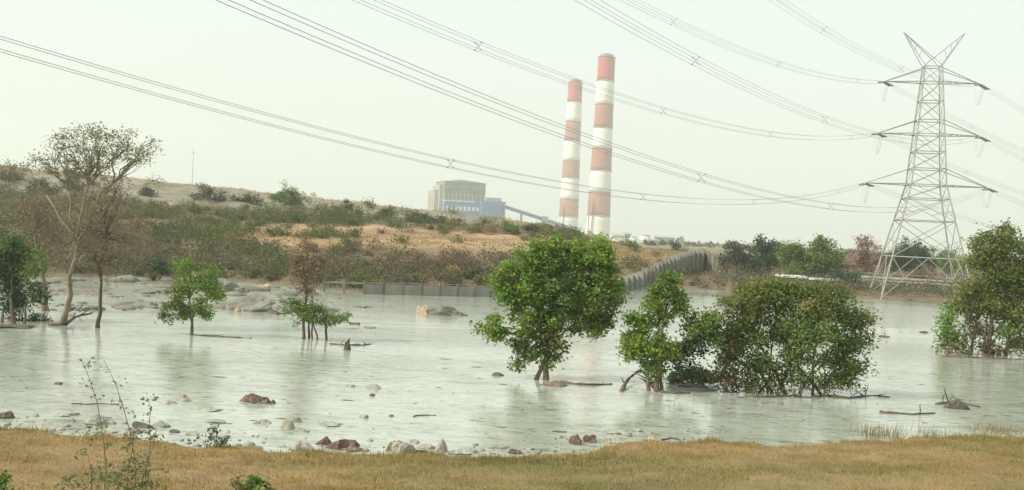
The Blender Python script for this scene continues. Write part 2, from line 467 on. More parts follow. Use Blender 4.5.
def soil_colour(X, Y, Z):
    a = X / np.maximum(Y, 1)
    n1 = hash_noise(X, Y, .11, 2); n2 = hash_noise(X, Y, .37, 5); n3 = hash_noise(X, Y, 1.1, 7)
    # near bank: dry grass soil with greener patches
    g = np.clip(.45 + .5 * n1 + .3 * n2, 0, 1)
    near = lerp3((.15, .14, .06), (.27, .185, .10), np.clip(.5 + .7 * hash_noise(X * .45, Y, .5, 6), 0, 1))
    # far bank
    brown = lerp3((.13, .10, .06), (.185, .135, .08), np.clip(.5 + .5 * n2, 0, 1))
    kY = [np.interp(a, HA, HK[:, k, 0]) for k in range(7)]
    terr = sstep((Y - kY[3] + 10) / 8) * (1 - sstep((Y - kY[4] - 14) / 10)) * np.clip((a + .26) / .05, 0, 1) * np.clip(.75 + .5 * n2, 0, 1)
    c = lerp3(brown, (.36, .25, .145), terr) if False else brown * (1 - terr[:, None]) + np.array((.37, .255, .155)) * terr[:, None]
    upper = sstep((Y - kY[5] - 1 + 5 * n2) / 6) * (1 - sstep((Y - kY[6] - 8) / 20))
    left = np.clip((.06 - a) / .1, 0, 1)
    ash = lerp3((.18, .17, .125), (.28, .26, .20), np.clip(.5 + .5 * n3, 0, 1))
    c = c * (1 - (upper * left)[:, None]) + ash * (upper * left)[:, None]
    mound = ((a > .09) & (a < .17) & (Y > 150) & (Y < 260) & (Z > 1.4)).astype(float) * .75
    c = c * (1 - mound[:, None]) + np.array((.215, .17, .085)) * mound[:, None]
    crest = sstep((Y - kY[6] + 4) / 4) * (1 - sstep((Y - kY[6] - 30) / 30)) * (a < .12)
    c = c * (1 - crest[:, None]) + np.array((.27, .21, .135)) * crest[:, None]
    plain = sstep((Y - 330) / 100)
    c = c * (1 - plain[:, None]) + lerp3((.15, .155, .085), (.24, .22, .13), np.clip(.5 + .5 * hash_noise(X, Y, .02, 3), 0, 1)) * plain[:, None]
    low = 1 - sstep((Z - .1) / .35)
    c = c * (1 - low[:, None]) + np.array((.165, .15, .105)) * low[:, None]
    nb = (Y < 75).astype(float)
    wet = nb * (1 - sstep((Z + .02 - .06 * n3) / .16))
    out = c * (1 - nb[:, None]) + near * nb[:, None]
    return out * (1 - wet[:, None]) + np.array((.27, .24, .17)) * wet[:, None]

def build_ground():
    A = np.concatenate([np.linspace(-1.3, -.52, 40, endpoint=False), np.linspace(-.52, .52, 360, endpoint=False), np.linspace(.52, 1.3, 41)])
    Yr = np.concatenate([np.linspace(4, 24, 20, endpoint=False), np.linspace(24, 46, 90, endpoint=False), np.linspace(46, 98, 22, endpoint=False),
                         np.linspace(98, 226, 170, endpoint=False), np.linspace(226, 420, 40, endpoint=False), np.geomspace(420, 3900, 36)])
    AA, YY = np.meshgrid(A, Yr)
    X = (AA * YY).ravel(); Y = YY.ravel()
    Z = terrain_z(X, Y)
    nb = Y < 60
    Z = np.where(nb, Z + .025 * hash_noise(X, Y, 2.3, 3) * np.clip(Z * 6, 0, 1), Z)
    na, ny = len(A), len(Yr)
    i = np.arange(ny - 1)[:, None] * na + np.arange(na - 1)[None, :]
    Q = np.stack([i, i + 1, i + na + 1, i + na], -1).reshape(-1, 4)
    o = mesh_np('ground', np.stack([X, Y, Z], -1), Q, M['soil'], smooth=True)
    c = np.ones((len(X), 4), np.float32); c[:, :3] = soil_colour(X, Y, Z)
    at_ = o.data.attributes.new('soil', 'FLOAT_COLOR', 'POINT')
    at_.data.foreach_set('color', c.ravel())
    tag(o, kind='structure')
    # the top of the embankment the photograph is taken from
    e = MB(); e.v = [Vector(p) for p in ((-300, -200, 5.29), (300, -200, 5.29), (300, 4.2, 5.29), (-300, 4.2, 5.29))]; e.f = [(0, 1, 2, 3)]
    o2 = e.build('embankment_top', M['soil'])
    c2 = o2.data.attributes.new('soil', 'FLOAT_COLOR', 'POINT')
    c2.data.foreach_set('color', [.25, .18, .08, 1] * 4)
    tag(o2, kind='structure')
build_ground()

w = MB(); w.v = [Vector(p) for p in ((-170, 22, 0), (190, 22, 0), (190, 168, 0), (-170, 168, 0))]; w.f = [(0, 1, 2, 3)]
tag(w.build('water', M['water']), kind='structure')

# ------------------------------------------------------------------ foliage
def rand_unit(rng, n):
    v = rng.normal(size=(n, 3)); v /= np.linalg.norm(v, axis=1)[:, None] + 1e-9
    return v

def leaf_quads(rng, centres, per, spread, size, aspect=.5, flat=.35, tint_c=None, hang=0.0):
    """leaf-shaped faces in clumps; returns V, Q, tint"""
    nC = len(centres); n = nC * per
    ci = np.repeat(np.arange(nC), per)
    off = rng.normal(size=(n, 3)) * spread
    off[:, 2] *= .8
    P = centres[ci] + off
    d = rand_unit(rng, n); d[:, 2] = d[:, 2] * (1 - flat) - hang; d /= np.linalg.norm(d, axis=1)[:, None]
    r = rand_unit(rng, n)
    s = np.cross(d, r); s /= np.linalg.norm(s, axis=1)[:, None] + 1e-9
    L = size * rng.uniform(.6, 1.35, n)[:, None]
    W = L * aspect * .5
    V = np.stack([P - d * L * .5, P + s * W - d * L * .05, P + d * L * .5, P - s * W - d * L * .05], 1).reshape(-1, 3)
    Q = np.arange(n * 4).reshape(n, 4)
    tc = rng.uniform(0, 1, nC) if tint_c is None else tint_c
    t = np.clip(.62 * tc[ci] + .38 * rng.uniform(0, 1, n), 0, 1)
    return V, Q, t

CLUMP_D = .55
def lobes_to_clumps(rng, lobes, Y, dens, depth=.8):
    """lobes in picture units around depth Y -> clump centres, lobe centres"""
    m = Y / FPX
    C, cents = [], []
    for lb in lobes:
        cx, cy, rx, ry = lb[:4]
        dy = lb[4] if len(lb) > 4 else rng.uniform(-.35, .35) * rx * m
        c = np.array(at(cx, cy, Y + dy))
        R = np.array((rx * m, rx * m * depth, ry * m))
        n = max(4, int(dens * CLUMP_D * rx * ry))
        u = rand_unit(rng, n) * (rng.uniform(0, 1, n) ** .42)[:, None]
        u *= 1 + .16 * np.sin(u[:, :1] * 5 + cx) + .12 * np.cos(u[:, 2:] * 7 + cy)
        C.append(c + u * R); cents.append(Vector(c))
    return C, cents

def crooked(rng, a, b, n=5, wob=.08, sag=0.0):
    a, b = Vector(a), Vector(b)
    L = (b - a).length
    out = []
    for i in range(n + 1):
        t = i / n
        k = math.sin(math.pi * t) * wob * L
        p = a.lerp(b, t) + Vector(rng.normal(size=3)) * k * .6
        p.z += sag * math.sin(math.pi * t) * L
        out.append(p)
    out[0], out[-1] = a, b
    return out

LEAF_N, LEAF_S, LEAF_R = 5.6, .86, 1.12
def tree(name, label, cat, base, lobes, Y, leaf, bark, trunk_r=.12, dens=.03, per=22, spread=.28, size=.2, seed=1,
         stems=None, fork=.45, twigs=10, group=None, lobe_leaf=None, aspect=.6, hang=0.0, tw_r=.012, depth=.8, crown_name='crown'):
    """base: world point(s); lobes: (px, py, rx, ry [, dy]) in the picture at distance Y"""
    rng = np.random.default_rng(seed)
    base = Vector(base)
    per, size, spread = int(per * LEAF_N), size * LEAF_S, spread * LEAF_R
    root = thing(name, base, label, cat, group)
    C, cents = lobes_to_clumps(rng, lobes, Y, dens, depth)
    top = sum(cents, Vector()) / len(cents)
    stems = stems or [(0, 0)]
    forks = []
    for k, (dx, dyy) in enumerate(stems):
        b = base + Vector((dx, dyy, -.35))
        tgt = cents[k % len(cents)] if len(stems) > 1 else top
        f = b.lerp(Vector((tgt.x, tgt.y, tgt.z)), fork)
        pts = crooked(rng, b, f, 5, .022)
        r0 = trunk_r if k == 0 else trunk_r * rng.uniform(.55, .85)
        MB().tube(pts, [r0 * (1.35 if i == 0 else 1 - .45 * i / 5) for i in range(6)], 7).build('trunk', bark, root, True)
        forks.append((f, r0 * .55))
    nodes = {}
    if len(cents) >= 6:
        ng = max(2, len(cents) // 4)
        seeds = [0]
        while len(seeds) < ng:
            seeds.append(max(range(len(cents)), key=lambda j: min((cents[j] - cents[q]).length for q in seeds)))
        for q in seeds:
            mem = [j for j in range(len(cents)) if min(seeds, key=lambda z: (cents[z] - cents[j]).length) == q]
            cc = sum((cents[j] for j in mem), Vector()) / len(mem)
            f, r = min(forks, key=lambda z: (z[0] - cc).length)
            nd = f.lerp(cc, .55); nd.z += .05 * (cc - f).length
            pts = crooked(rng, f, nd, 4, .07)
            MB().tube(pts, [r * (1 - .1 * j) for j in range(5)], 6).build('limb', bark, root, True)
            for j in mem: nodes[j] = (nd, r * .62)
    for i, c in enumerate(cents):
        f, r = nodes.get(i) or min(forks, key=lambda q: (q[0] - c).length)
        mb = MB()
        pts = crooked(rng, f, c, 5, .1, .05)
        mb.tube(pts, [r * .8 * (1 - .75 * j / 5) + .006 for j in range(6)], 5)
        sel = rng.permutation(len(C[i]))[:twigs]
        for s in sel:
            q = pts[int(rng.integers(1, 6))]
            e = Vector(C[i][s])
            mid = q.lerp(e, .5) + Vector(rng.normal(size=3)) * .06 * (e - q).length
            mb.tube([q, mid, e], [tw_r * 1.8 + r * .1, tw_r * 1.2, tw_r * .5], 4, False)
        mb.build('limb', bark, root, True)
    # leaves: one crown mesh per leaf colour
    by = {}
    for i in range(len(cents)):
        lm = (lobe_leaf or {}).get(i, leaf)
        by.setdefault(lm, []).append(C[i])
    for lm, cs in by.items():
        V, Q, t = leaf_quads(rng, np.concatenate(cs), per, spread, size, aspect, hang=hang)
        mesh_np(crown_name, V, Q, M[lm], t, root)
    return root

MX = lambda px, py, Y: Y / FPX

def G(px, py):
    return gp(px, py)

# --- trees standing in the water
tree('acacia_tree', 'tall flat-topped acacia with bare pale trunk and thin olive canopy', 'tree', G(62, 325),
     [(92, 150, 20, 5), (116, 156, 20, 5), (70, 148, 18, 5), (84, 134, 18, 5), (106, 138, 20, 5), (142, 150, 17, 5), (48, 160, 16, 5), (140, 160, 16, 4),
      (75, 162, 20, 5), (100, 166, 22, 5), (127, 135, 13, 3), (20, 166, 14, 3), (62, 138, 14, 4), (152, 142, 8, 3), (98, 128, 14, 3), (122, 147, 16, 4), (56, 170, 16, 4), (84, 172, 14, 4)], 65.8,
     'leaf_acacia', M['bark_pale'], .19, .42, 3.2, .2, .15, 11, fork=.5, twigs=10, tw_r=.011, depth=1.6)
tree('brown_leafed_tree', 'slender dark-trunked tree with rusty brown leaves beside the acacia', 'tree', G(98, 328),
     [(100, 205, 22, 18), (110, 232, 28, 22), (90, 252, 24, 18), (120, 255, 20, 16), (86, 224, 22, 18), (116, 192, 18, 11), (98, 274, 18, 9), (122, 180, 14, 6), (130, 238, 14, 14), (78, 240, 12, 14)], 65.1,
     'leaf_brown', M['bark_dark'], .14, .1, 6, .34, .15, 12, fork=.5, twigs=14, tw_r=.012)
tree('grey_trunk_tree', 'stout pale-trunked tree with brownish crown behind the acacia', 'tree', G(47, 311),
     [(40, 222, 22, 22), (22, 232, 18, 20), (58, 240, 16, 18), (35, 198, 18, 14), (48, 262, 16, 12), (18, 208, 12, 12)], 74.5,
     'leaf_brown', M['bark_pale'], .24, .07, 8, .36, .2, 13, fork=.6, twigs=12)
tree('dark_green_tree', 'dense dark green tree at the left edge on a low mound', 'tree', G(14, 324),
     [(6, 255, 22, 24), (24, 268, 19, 22), (2, 290, 20, 18), (28, 292, 15, 14), (14, 306, 18, 12), (-12, 270, 18, 26), (36, 268, 8, 9), (12, 242, 14, 10)], 67,
     'leaf_mid', M['bark_dark'], .16, .09, 14, .24, .2, 14, stems=[(0, 0), (.6, .2), (-.7, .1)], fork=.4, twigs=8, lobe_leaf={2: 'leaf_dark', 4: 'leaf_dark', 3: 'leaf_dark', 0: 'leaf_dark', 5: 'leaf_dark'})
tree('small_green_tree', 'small bright green tree standing in water left of the twiggy brown-topped tree', 'tree', G(192, 335),
     [(185, 268, 14, 13), (205, 278, 16, 15), (190, 285, 18, 12), (211, 295, 12, 14), (170, 298, 13, 12), (182, 303, 13, 9), (200, 305, 10, 10), (168, 316, 6, 9), (217, 291, 8, 8), (205, 317, 5, 7), (186, 315, 4, 8)], 63.9,
     'leaf_bright', M['bark_brown'], .13, .08, 15, .17, .19, 15, fork=.42, twigs=8, lobe_leaf={4: 'leaf_olive', 7: 'leaf_olive', 5: 'leaf_mid'})
tree('twiggy_tree', 'twiggy tree with sparse dry brown leaves above a low green bushy skirt', 'tree', G(312, 339),
     [(306, 250, 9, 12), (312, 268, 13, 12), (300, 275, 10, 10), (308, 288, 12, 9), (320, 258, 8, 10), (296, 262, 8, 10),
      (300, 309, 17, 8), (316, 312, 18, 9), (331, 317, 16, 7), (304, 318, 14, 7), (343, 319, 10, 4), (293, 304, 8, 5), (322, 322, 10, 5), (310, 305, 12, 5)], 64.5,
     'leaf_dry', M['bark_brown'], .11, .3, 6, .15, .15, 16, stems=[(-.5, 0), (0, .1), (.45, 0), (-.2, .3), (.9, .1)], fork=.4, twigs=12,
     lobe_leaf={k: 'leaf_mid' for k in range(6, 14)})
tree('round_green_tree', 'large rounded bright green tree in midstream leaning over its reflection', 'tree', G(546, 380),
     [(548, 262, 30, 20), (585, 262, 30, 22), (598, 290, 26, 30), (566, 290, 32, 26), (535, 285, 26, 24), (515, 290, 16, 22), (508, 270, 12, 10), (574, 318, 24, 14), (605, 318, 16, 14),
      (488, 325, 13, 11), (495, 335, 9, 8), (540, 320, 24, 22), (528, 342, 15, 18), (551, 345, 13, 18), (518, 355, 7, 16), (560, 250, 22, 10), (590, 246, 18, 8), (548, 360, 7, 10), (524, 318, 10, 12), (608, 272, 14, 18), (612, 298, 11, 16), (600, 250, 14, 8), (545, 246, 16, 7), (500, 282, 9, 10), (590, 330, 14, 7)], 52.1,
     'leaf_bright', M['bark_brown'], .17, .075, 20, .19, .2, 17, stems=[(0, 0), (-.55, .1)], fork=.36, twigs=9,
     lobe_leaf={2: 'leaf_mid', 3: 'leaf_mid', 7: 'leaf_mid', 8: 'leaf_mid', 13: 'leaf_olive', 14: 'leaf_olive', 12: 'leaf_mid'})
tree('fork_rooted_tree', 'leafy green tree with two rounded tops and tangled brown roots', 'tree', G(656, 391),
     [(666, 294, 22, 18), (660, 312, 20, 14), (645, 325, 18, 16), (640, 345, 18, 16), (632, 334, 10, 18), (697, 330, 20, 18), (706, 318, 12, 10), (690, 345, 18, 14), (660, 348, 20, 18), (655, 366, 18, 14), (680, 366, 14, 10), (674, 282, 12, 8), (656, 300, 16, 12), (680, 305, 12, 12), (630, 355, 10, 10), (712, 335, 8, 10)], 50.6,
     'leaf_bright', M['bark_brown'], .16, .068, 18, .18, .19, 18, stems=[(0, 0), (.3, .1), (-.3, 0)], fork=.35, twigs=9,
     lobe_leaf={0: 'leaf_mid', 5: 'leaf_mid', 7: 'leaf_dark', 10: 'leaf_dark'})
tree('spreading_bush_tree', 'wide spreading many-stemmed dark olive tree right of midstream', 'tree', G(790, 394),
     [(742, 308, 24, 18), (775, 306, 28, 18), (815, 304, 28, 18), (845, 314, 22, 18), (735, 332, 24, 22), (770, 332, 30, 20), (810, 332, 30, 20), (848, 337, 22, 18),
      (728, 358, 18, 22), (755, 360, 20, 16), (800, 358, 22, 12), (840, 360, 22, 14), (760, 292, 20, 9), (798, 290, 22, 8), (730, 382, 14, 12), (862, 324, 11, 11), (838, 376, 16, 8), (752, 380, 16, 8),
      (785, 370, 14, 8), (742, 388, 12, 6), (744, 293, 12, 7), (785, 284, 12, 6), (822, 291, 14, 7), (712, 326, 8, 9), (866, 342, 9, 9), (770, 284, 9, 5), (836, 294, 9, 6), (805, 378, 18, 8), (828, 384, 14, 6), (858, 368, 10, 10), (780, 386, 14, 5), (850, 382, 10, 5)], 51.5,
     'leaf_olive', M['bark_dark'], .1, .095, 14, .22, .18, 19, stems=[(0, 0), (-1, .2), (1.1, .1), (.4, .5), (-.5, .4), (1.9, .3), (-1.7, .1)], fork=.5, twigs=12,
     lobe_leaf={14: 'leaf_brown', 6: 'leaf_mid', 11: 'leaf_mid', 9: 'leaf_mid', 10: 'leaf_mid', 5: 'leaf_mid', 3: 'leaf_mid', 21: 'leaf_mid', 1: 'leaf_mid', 7: 'leaf_mid', 27: 'leaf_mid', 29: 'leaf_mid'})
tree('broad_olive_tree', 'broad olive green tree at the right edge in front of the pylon', 'tree', G(988, 355),
     [(1000, 245, 26, 18), (1020, 262, 30, 26), (987, 262, 20, 15), (1005, 285, 30, 24), (974, 284, 16, 17), (980, 312, 22, 18), (1010, 318, 30, 22), (950, 318, 12, 14), (955, 338, 12, 12), (985, 338, 20, 12), (1035, 300, 26, 30), (1040, 340, 24, 14), (1050, 250, 26, 24), (972, 262, 8, 6), (962, 302, 14, 13), (945, 346, 9, 7), (965, 348, 12, 6), (990, 348, 14, 6), (1015, 345, 16, 8), (1012, 232, 14, 8), (985, 246, 12, 8)], 77,
     'leaf_olive', M['bark_brown'], .2, .105, 15, .3, .24, 20, stems=[(0, 0), (1.4, .4), (-1.2, .2), (3, .3)], fork=.45, twigs=10,
     lobe_leaf={3: 'leaf_mid', 6: 'leaf_mid', 11: 'leaf_brown', 9: 'leaf_brown', 8: 'leaf_bright', 7: 'leaf_bright'})
tree('low_green_shrub', 'low yellow-green shrub in the water behind the tangled-root tree', 'shrub', G(690, 384),
     [(690, 376, 16, 7), (705, 378, 12, 6), (678, 379, 8, 5)], 53.5, 'leaf_weed', M['bark_brown'], .03, .3, 14, .14, .16, 21, fork=.3, twigs=5)
tree('low_mound_plants', 'low leafy plants on the mound under the dark green tree', 'shrub', G(22, 323),
     [(28, 319, 16, 5), (5, 320, 16, 5), (42, 320, 8, 4)], 67.5, 'leaf_dark', M['bark_dark'], .03, .2, 12, .14, .15, 22, fork=.3, twigs=5)

# --- background trees on the right bank and beyond
def bank_tree(name, label, px, pybase, Y, lobes, leaf, seed, group='trees on the far bank', bark='bark_dark', r=.2, per=12, size=.46, dens=.34, spread=.45, twigs=7):
    b = at(px, pybase, Y); b.z = tz(b.x, b.y) - .05
    return tree(name, label, 'tree', b, lobes, Y, leaf, M[bark], r, dens, per, spread, size, seed, fork=.45, twigs=twigs, group=group, tw_r=.025)
bank_tree('spiky_dark_tree', 'ragged dark grey-green tree with a spiky top above the spreading bush', 765, 285, 200, [(765, 250, 13, 12), (760, 241, 6, 7), (770, 262, 14, 10), (775, 248, 6, 6), (758, 268, 12, 8)], 'leaf_dark', 31, spread=.45)
bank_tree('dull_green_tree', 'dull rounded grey-green tree beside the spiky dark tree', 738, 290, 195, [(738, 254, 16, 12), (745, 268, 17, 10), (728, 266, 10, 9), (740, 280, 16, 8)], 'leaf_grey', 32)
bank_tree('tufted_green_tree', 'light green tufted tree rising behind the spreading bush', 815, 290, 190, [(810, 260, 22, 12), (795, 252, 11, 10), (822, 249, 11, 10), (832, 260, 13, 11), (800, 270, 22, 9), (823, 242, 5, 5), (786, 254, 8, 9), (820, 272, 20, 8)], 'leaf_mid', 33, dens=.42)
bank_tree('thin_grey_tree', 'thin pale grey tree next to the tufted green tree', 836, 290, 215, [(836, 256, 7, 10), (838, 268, 8, 8)], 'leaf_dry', 34, dens=.12, per=8, twigs=14)
bank_tree('pinkish_tree', 'pinkish dry-leaved tree left of the pylon legs', 868, 290, 230, [(868, 250, 15, 11), (857, 262, 13, 10), (880, 262, 13, 10), (868, 272, 16, 8), (866, 242, 9, 6), (868, 262, 12, 10)], 'leaf_pink', 35, dens=.3, per=9, twigs=14)
bank_tree('dark_domed_tree', 'dark domed evergreen tree seen between the pylon legs', 910, 290, 260, [(908, 252, 17, 11), (922, 258, 15, 10), (895, 262, 13, 9), (912, 266, 24, 8), (910, 260, 16, 10)], 'leaf_dark', 36, size=.5, spread=.5, per=16, dens=.5)
bank_tree('hazy_green_tree', 'hazy green tree between the pylon and the broad olive tree', 950, 290, 270, [(950, 258, 14, 9), (942, 266, 12, 8), (962, 264, 12, 8)], 'leaf_mid', 37, size=.5, spread=.6)
bank_tree('mauve_shrub_tree', 'brown leafless-looking shrub under the dark domed tree', 925, 292, 200, [(925, 275, 16, 8), (910, 278, 10, 6)], 'leaf_brown', 38, dens=.16, per=9, twigs=14)
bank_tree('dark_bank_shrub', 'dark green shrub above the far end of the spreading bush', 848, 298, 170, [(848, 276, 12, 8), (838, 284, 12, 8), (856, 286, 10, 8)], 'leaf_dark', 39, size=.35)
bank_tree('mound_top_tree', 'small round tree on the brown mound behind the ribbed wall', 677, 255, 235, [(677, 244, 7, 6), (674, 249, 7, 5)], 'leaf_grey', 40, dens=.16)
bank_tree('grey_bank_shrub', 'grey-green scrubby shrub at the right end of the ribbed wall', 722, 300, 168, [(724, 284, 14, 8), (735, 278, 10, 8), (716, 292, 10, 6)], 'leaf_grey', 41, dens=.08, size=.35)

# --- trees and bushes on the dyke
def hill_bush(px, py, Y, rx, ry, leaf, seed, label, name='hillside_bush', group='bushes on the dyke slope'):
    b = at(px, py, Y); g = tz(b.x, b.y); b.z = g - .1
    rng = np.random.default_rng(seed)
    pyb = py
    lobes = [(px, pyb, rx * .8, ry * .8), (px - rx * .45, pyb + ry * .25, rx * .6, ry * .6), (px + rx * .45, pyb + ry * .2, rx * .6, ry * .65), (px + rx * .1, pyb - ry * .35, rx * .5, ry * .5)]
    # set the lobes on the ground under them
    low = min(at(l[0], l[1] + l[3], Y).z for l in lobes)
    dpx = (low - (g - .1)) * FPX / Y
    lobes = [(l[0], l[1] + dpx * .85, l[2], l[3]) for l in lobes]
    return tree(name, label, 'bush', b, lobes, Y, leaf, M['bark_dark'], .1, .17, 10, .035 * rx * Y / FPX + .2, .34, seed, fork=.4, twigs=5, group=group)
hill_bush(290, 207, 205, 21, 18, 'leaf_mid', 51, 'round green tree breaking the dyke skyline', 'skyline_tree')
hill_bush(345, 214, 205, 17, 6, 'leaf_grey', 52, 'low grey-green bush on the dyke just right of the skyline tree')
hill_bush(208, 209, 205, 22, 10, 'leaf_grey', 53, 'wide dark grey-green bush on the dyke under the thin mast')
hill_bush(148, 205, 204, 10, 8, 'leaf_grey', 54, 'small bush on the pale ash slope right of the acacia canopy')
hill_bush(510, 233, 185, 12, 9, 'leaf_mid', 55, 'green bush on the dyke below the conveyor')
hill_bush(530, 231, 195, 12, 6, 'scrub_green', 56, 'dull green bush right of the one below the conveyor')
hill_bush(452, 272, 122, 7, 6, 'leaf_yellow', 57, 'small orange-yellow bush above the low wall')
hill_bush(438, 271, 123, 7, 7, 'leaf_olive', 58, 'small yellow-green bush just left of the orange-yellow one')
hill_bush(475, 276, 121, 9, 6, 'leaf_grey', 59, 'greyish bush above the low wall right of the orange-yellow one')
hill_bush(215, 240, 150, 20, 8, 'leaf_mid', 60, 'spread green bush on the lower dyke slope above the small green tree')
hill_bush(150, 273, 122, 22, 9, 'leaf_dark', 61, 'dark green low bush at the water edge left of the small green tree')
hill_bush(120, 268, 124, 14, 8, 'leaf_mid', 62, 'green bush at the water edge behind the brown-leafed tree')
hill_bush(40, 200, 200, 20, 11, 'scrub_green', 63, 'broad olive bush on the dyke under the left end of the acacia canopy')
hill_bush(8, 190, 206, 18, 12, 'leaf_brown', 64, 'brown bush on the dyke crest at the left edge')
hill_bush(70, 196, 203, 16, 10, 'scrub_green', 65, 'olive bush on the dyke behind the acacia trunk')
hill_bush(418, 222, 200, 14, 5, 'leaf_grey', 66, 'low bush on the dyke in front of the power station')
hill_bush(385, 219, 200, 10, 5, 'leaf_grey', 67, 'small low bush on the dyke left of the power station')
hill_bush(545, 239, 190, 12, 6, 'leaf_olive', 68, 'yellow-green bush on the dyke in front of the shorter chimney')
hill_bush(630, 250, 205, 9, 4, 'leaf_mid', 69, 'small green bush on the brown mound right of the taller chimney')
hill_bush(250, 213, 205, 16, 8, 'leaf_grey', 70, 'grey-green bush on the dyke left of the skyline tree')

def scrub(name, label, leaf, N, seed, mask, per, spread, size, twig):
    rng = np.random.default_rng(seed)
    K = 9
    n0 = N // K
    a = rng.uniform(-.56, .19, n0 * 14); Y = rng.uniform(100, 226, n0 * 14)
    X = a * Y
    Z = terrain_z(X, Y)
    keep = (Z > .25) & (rng.uniform(0, 1, len(X)) < mask(X, Y, a, Z))
    idx = np.where(keep)[0][:n0]
    rad = rng.uniform(.5, 1.5, len(idx)) ** 1.3
    X = np.repeat(X[idx], K); Y = np.repeat(Y[idx], K); rad = np.repeat(rad, K)
    u = rand_unit(rng, len(X)) * (rng.uniform(0, 1, len(X)) ** .4)[:, None]
    u[:, 2] = np.abs(u[:, 2])
    X = X + u[:, 0] * rad; Y = Y + u[:, 1] * rad
    Z = terrain_z(X, Y)
    C = np.stack([X, Y, Z + .15 + u[:, 2] * rad * .95], -1)
    tc = np.clip(.5 + .5 * hash_noise(X, Y, .15, seed) + rng.normal(size=len(X)) * .12, 0, 1)
    V, Q, t = leaf_quads(rng, C, per, spread * np.repeat(.35 + .5 * rad, per)[:, None], size, .45, flat=.1, tint_c=tc)
    o = mesh_np(name, V, Q, M[leaf], t)
    tag(o, label, 'scrub', kind='stuff')
def kn(a, k): return np.interp(a, HA, HK[:, k, 0])
def m_dry(X, Y, a, Z):
    d = .9 * ((Y < kn(a, 3) + 1) | (a < -.3)) + .25
    d = d * (Y < kn(a, 5) + 2) + .03
    d = np.where((Y > kn(a, 3) - 3) & (Y < kn(a, 4) + 6) & (a > -.26), .05, d)
    d = np.where((a < -.37) & (Y > kn(a, 5)) & (Y < kn(a, 6) + 3), .6, d)
    d = np.where((Y > kn(a, 3) - 9) & (Y < kn(a, 4) + 13) & (a > -.25) & (a < .06) & (hash_noise(X, Y, .3, 21) < .45), .03, d)
    return d * np.where(a > .085, .22, 1)
def m_green(X, Y, a, Z):
    n = .5 + .6 * hash_noise(X, Y, .13, 8)
    band = np.exp(-((Y - kn(a, 5) - 1) / 10) ** 2) * 1.0 + .35 * (Y < kn(a, 5)) * (a < -.17) + .12
    band = np.where((Y > kn(a, 3) - 2) & (Y < kn(a, 4) + 4) & (a > -.24), .06, band)
    band = np.where((Y > kn(a, 3) - 9) & (Y < kn(a, 4) + 13) & (a > -.25) & (a < .06) & (hash_noise(X, Y, .3, 21) < .45), .05, band)
    # gullies on the ash face
    up = (Y > kn(a, 5) + 3) & (Y < kn(a, 6))
    gul = (np.sin((X + (Y - 195) * .9) * .42 + 1.5 * np.sin(X * .1)) > .72) * 1.0
    band = np.where(up, gul * .55 * (Y < kn(a, 6) - 2), band)
    return np.clip(n, 0, 1) * band * (Y < kn(a, 6) - 1) * np.where((a > .07) & (Y > 180), .06, 1)
def m_low(X, Y, a, Z):
    d = np.exp(-((Y - kn(a, 1) - 8) / 13) ** 2)
    d = np.where((Y > kn(a, 3) - 9) & (Y < kn(a, 4) + 13) & (a > -.25) & (a < .06) & (hash_noise(X, Y, .3, 21) < .45), .03, d)
    return d * np.clip(.7 + .6 * hash_noise(X, Y, .17, 5), 0.05, 1) * np.where(a > .085, .15, 1)
def m_left(X, Y, a, Z):
    n = np.clip(.32 + .9 * hash_noise(X, Y, .09, 11) + .3 * hash_noise(X, Y, .4, 3), 0, 1)
    n = np.where((Y > kn(a, 3) - 9) & (Y < kn(a, 4) + 13) & (a > -.25) & (a < .06) & (hash_noise(X, Y, .3, 21) < .45), .04, n)
    return n * (Y < kn(a, 5) + 1) * np.clip((-.08 - a) / .12, 0, 1)
scrub('dry_scrub', 'dry brown thorny scrub covering the dyke slope', 'scrub_dry', 2600, 71, m_dry, 20, .5, .32, True)
scrub('green_scrub', 'dull green scrub growing along the upper dyke slope', 'scrub_green', 4200, 72, m_green, 20, .5, .34, True)
scrub('grey_scrub', 'grey-brown twiggy scrub along the foot of the dyke', 'scrub_grey', 2500, 75, m_low, 20, .5, .30, True)
scrub('olive_scrub', 'olive green scrub on the left part of the dyke slope', 'scrub_olive', 3700, 76, m_left, 20, .55, .34, True)
def bank_scrub():
    rng = np.random.default_rng(77)
    N = 2000
    Y = rng.uniform(150, 245, N); a = rng.uniform(.19, .52, N); X = a * Y; Z = terrain_z(X, Y)
    keep = (Z > .12) & (rng.uniform(0, 1, N) < np.clip(.45 + .6 * hash_noise(X, Y, .12, 4) + .3 * (a < .32), 0.03, 1))
    C = np.stack([X[keep], Y[keep], Z[keep] + rng.uniform(.25, 1.15, keep.sum())], -1)
    V, Q, t = leaf_quads(rng, C, 34, .6, .38, .45, tint_c=np.clip(.5 + .5 * hash_noise(X[keep], Y[keep], .1, 1), 0, 1))
    tag(mesh_np('bank_scrub', V, Q, M['scrub_mix'], t), 'low brown and olive scrub on the right far bank', 'scrub', kind='stuff')
bank_scrub()

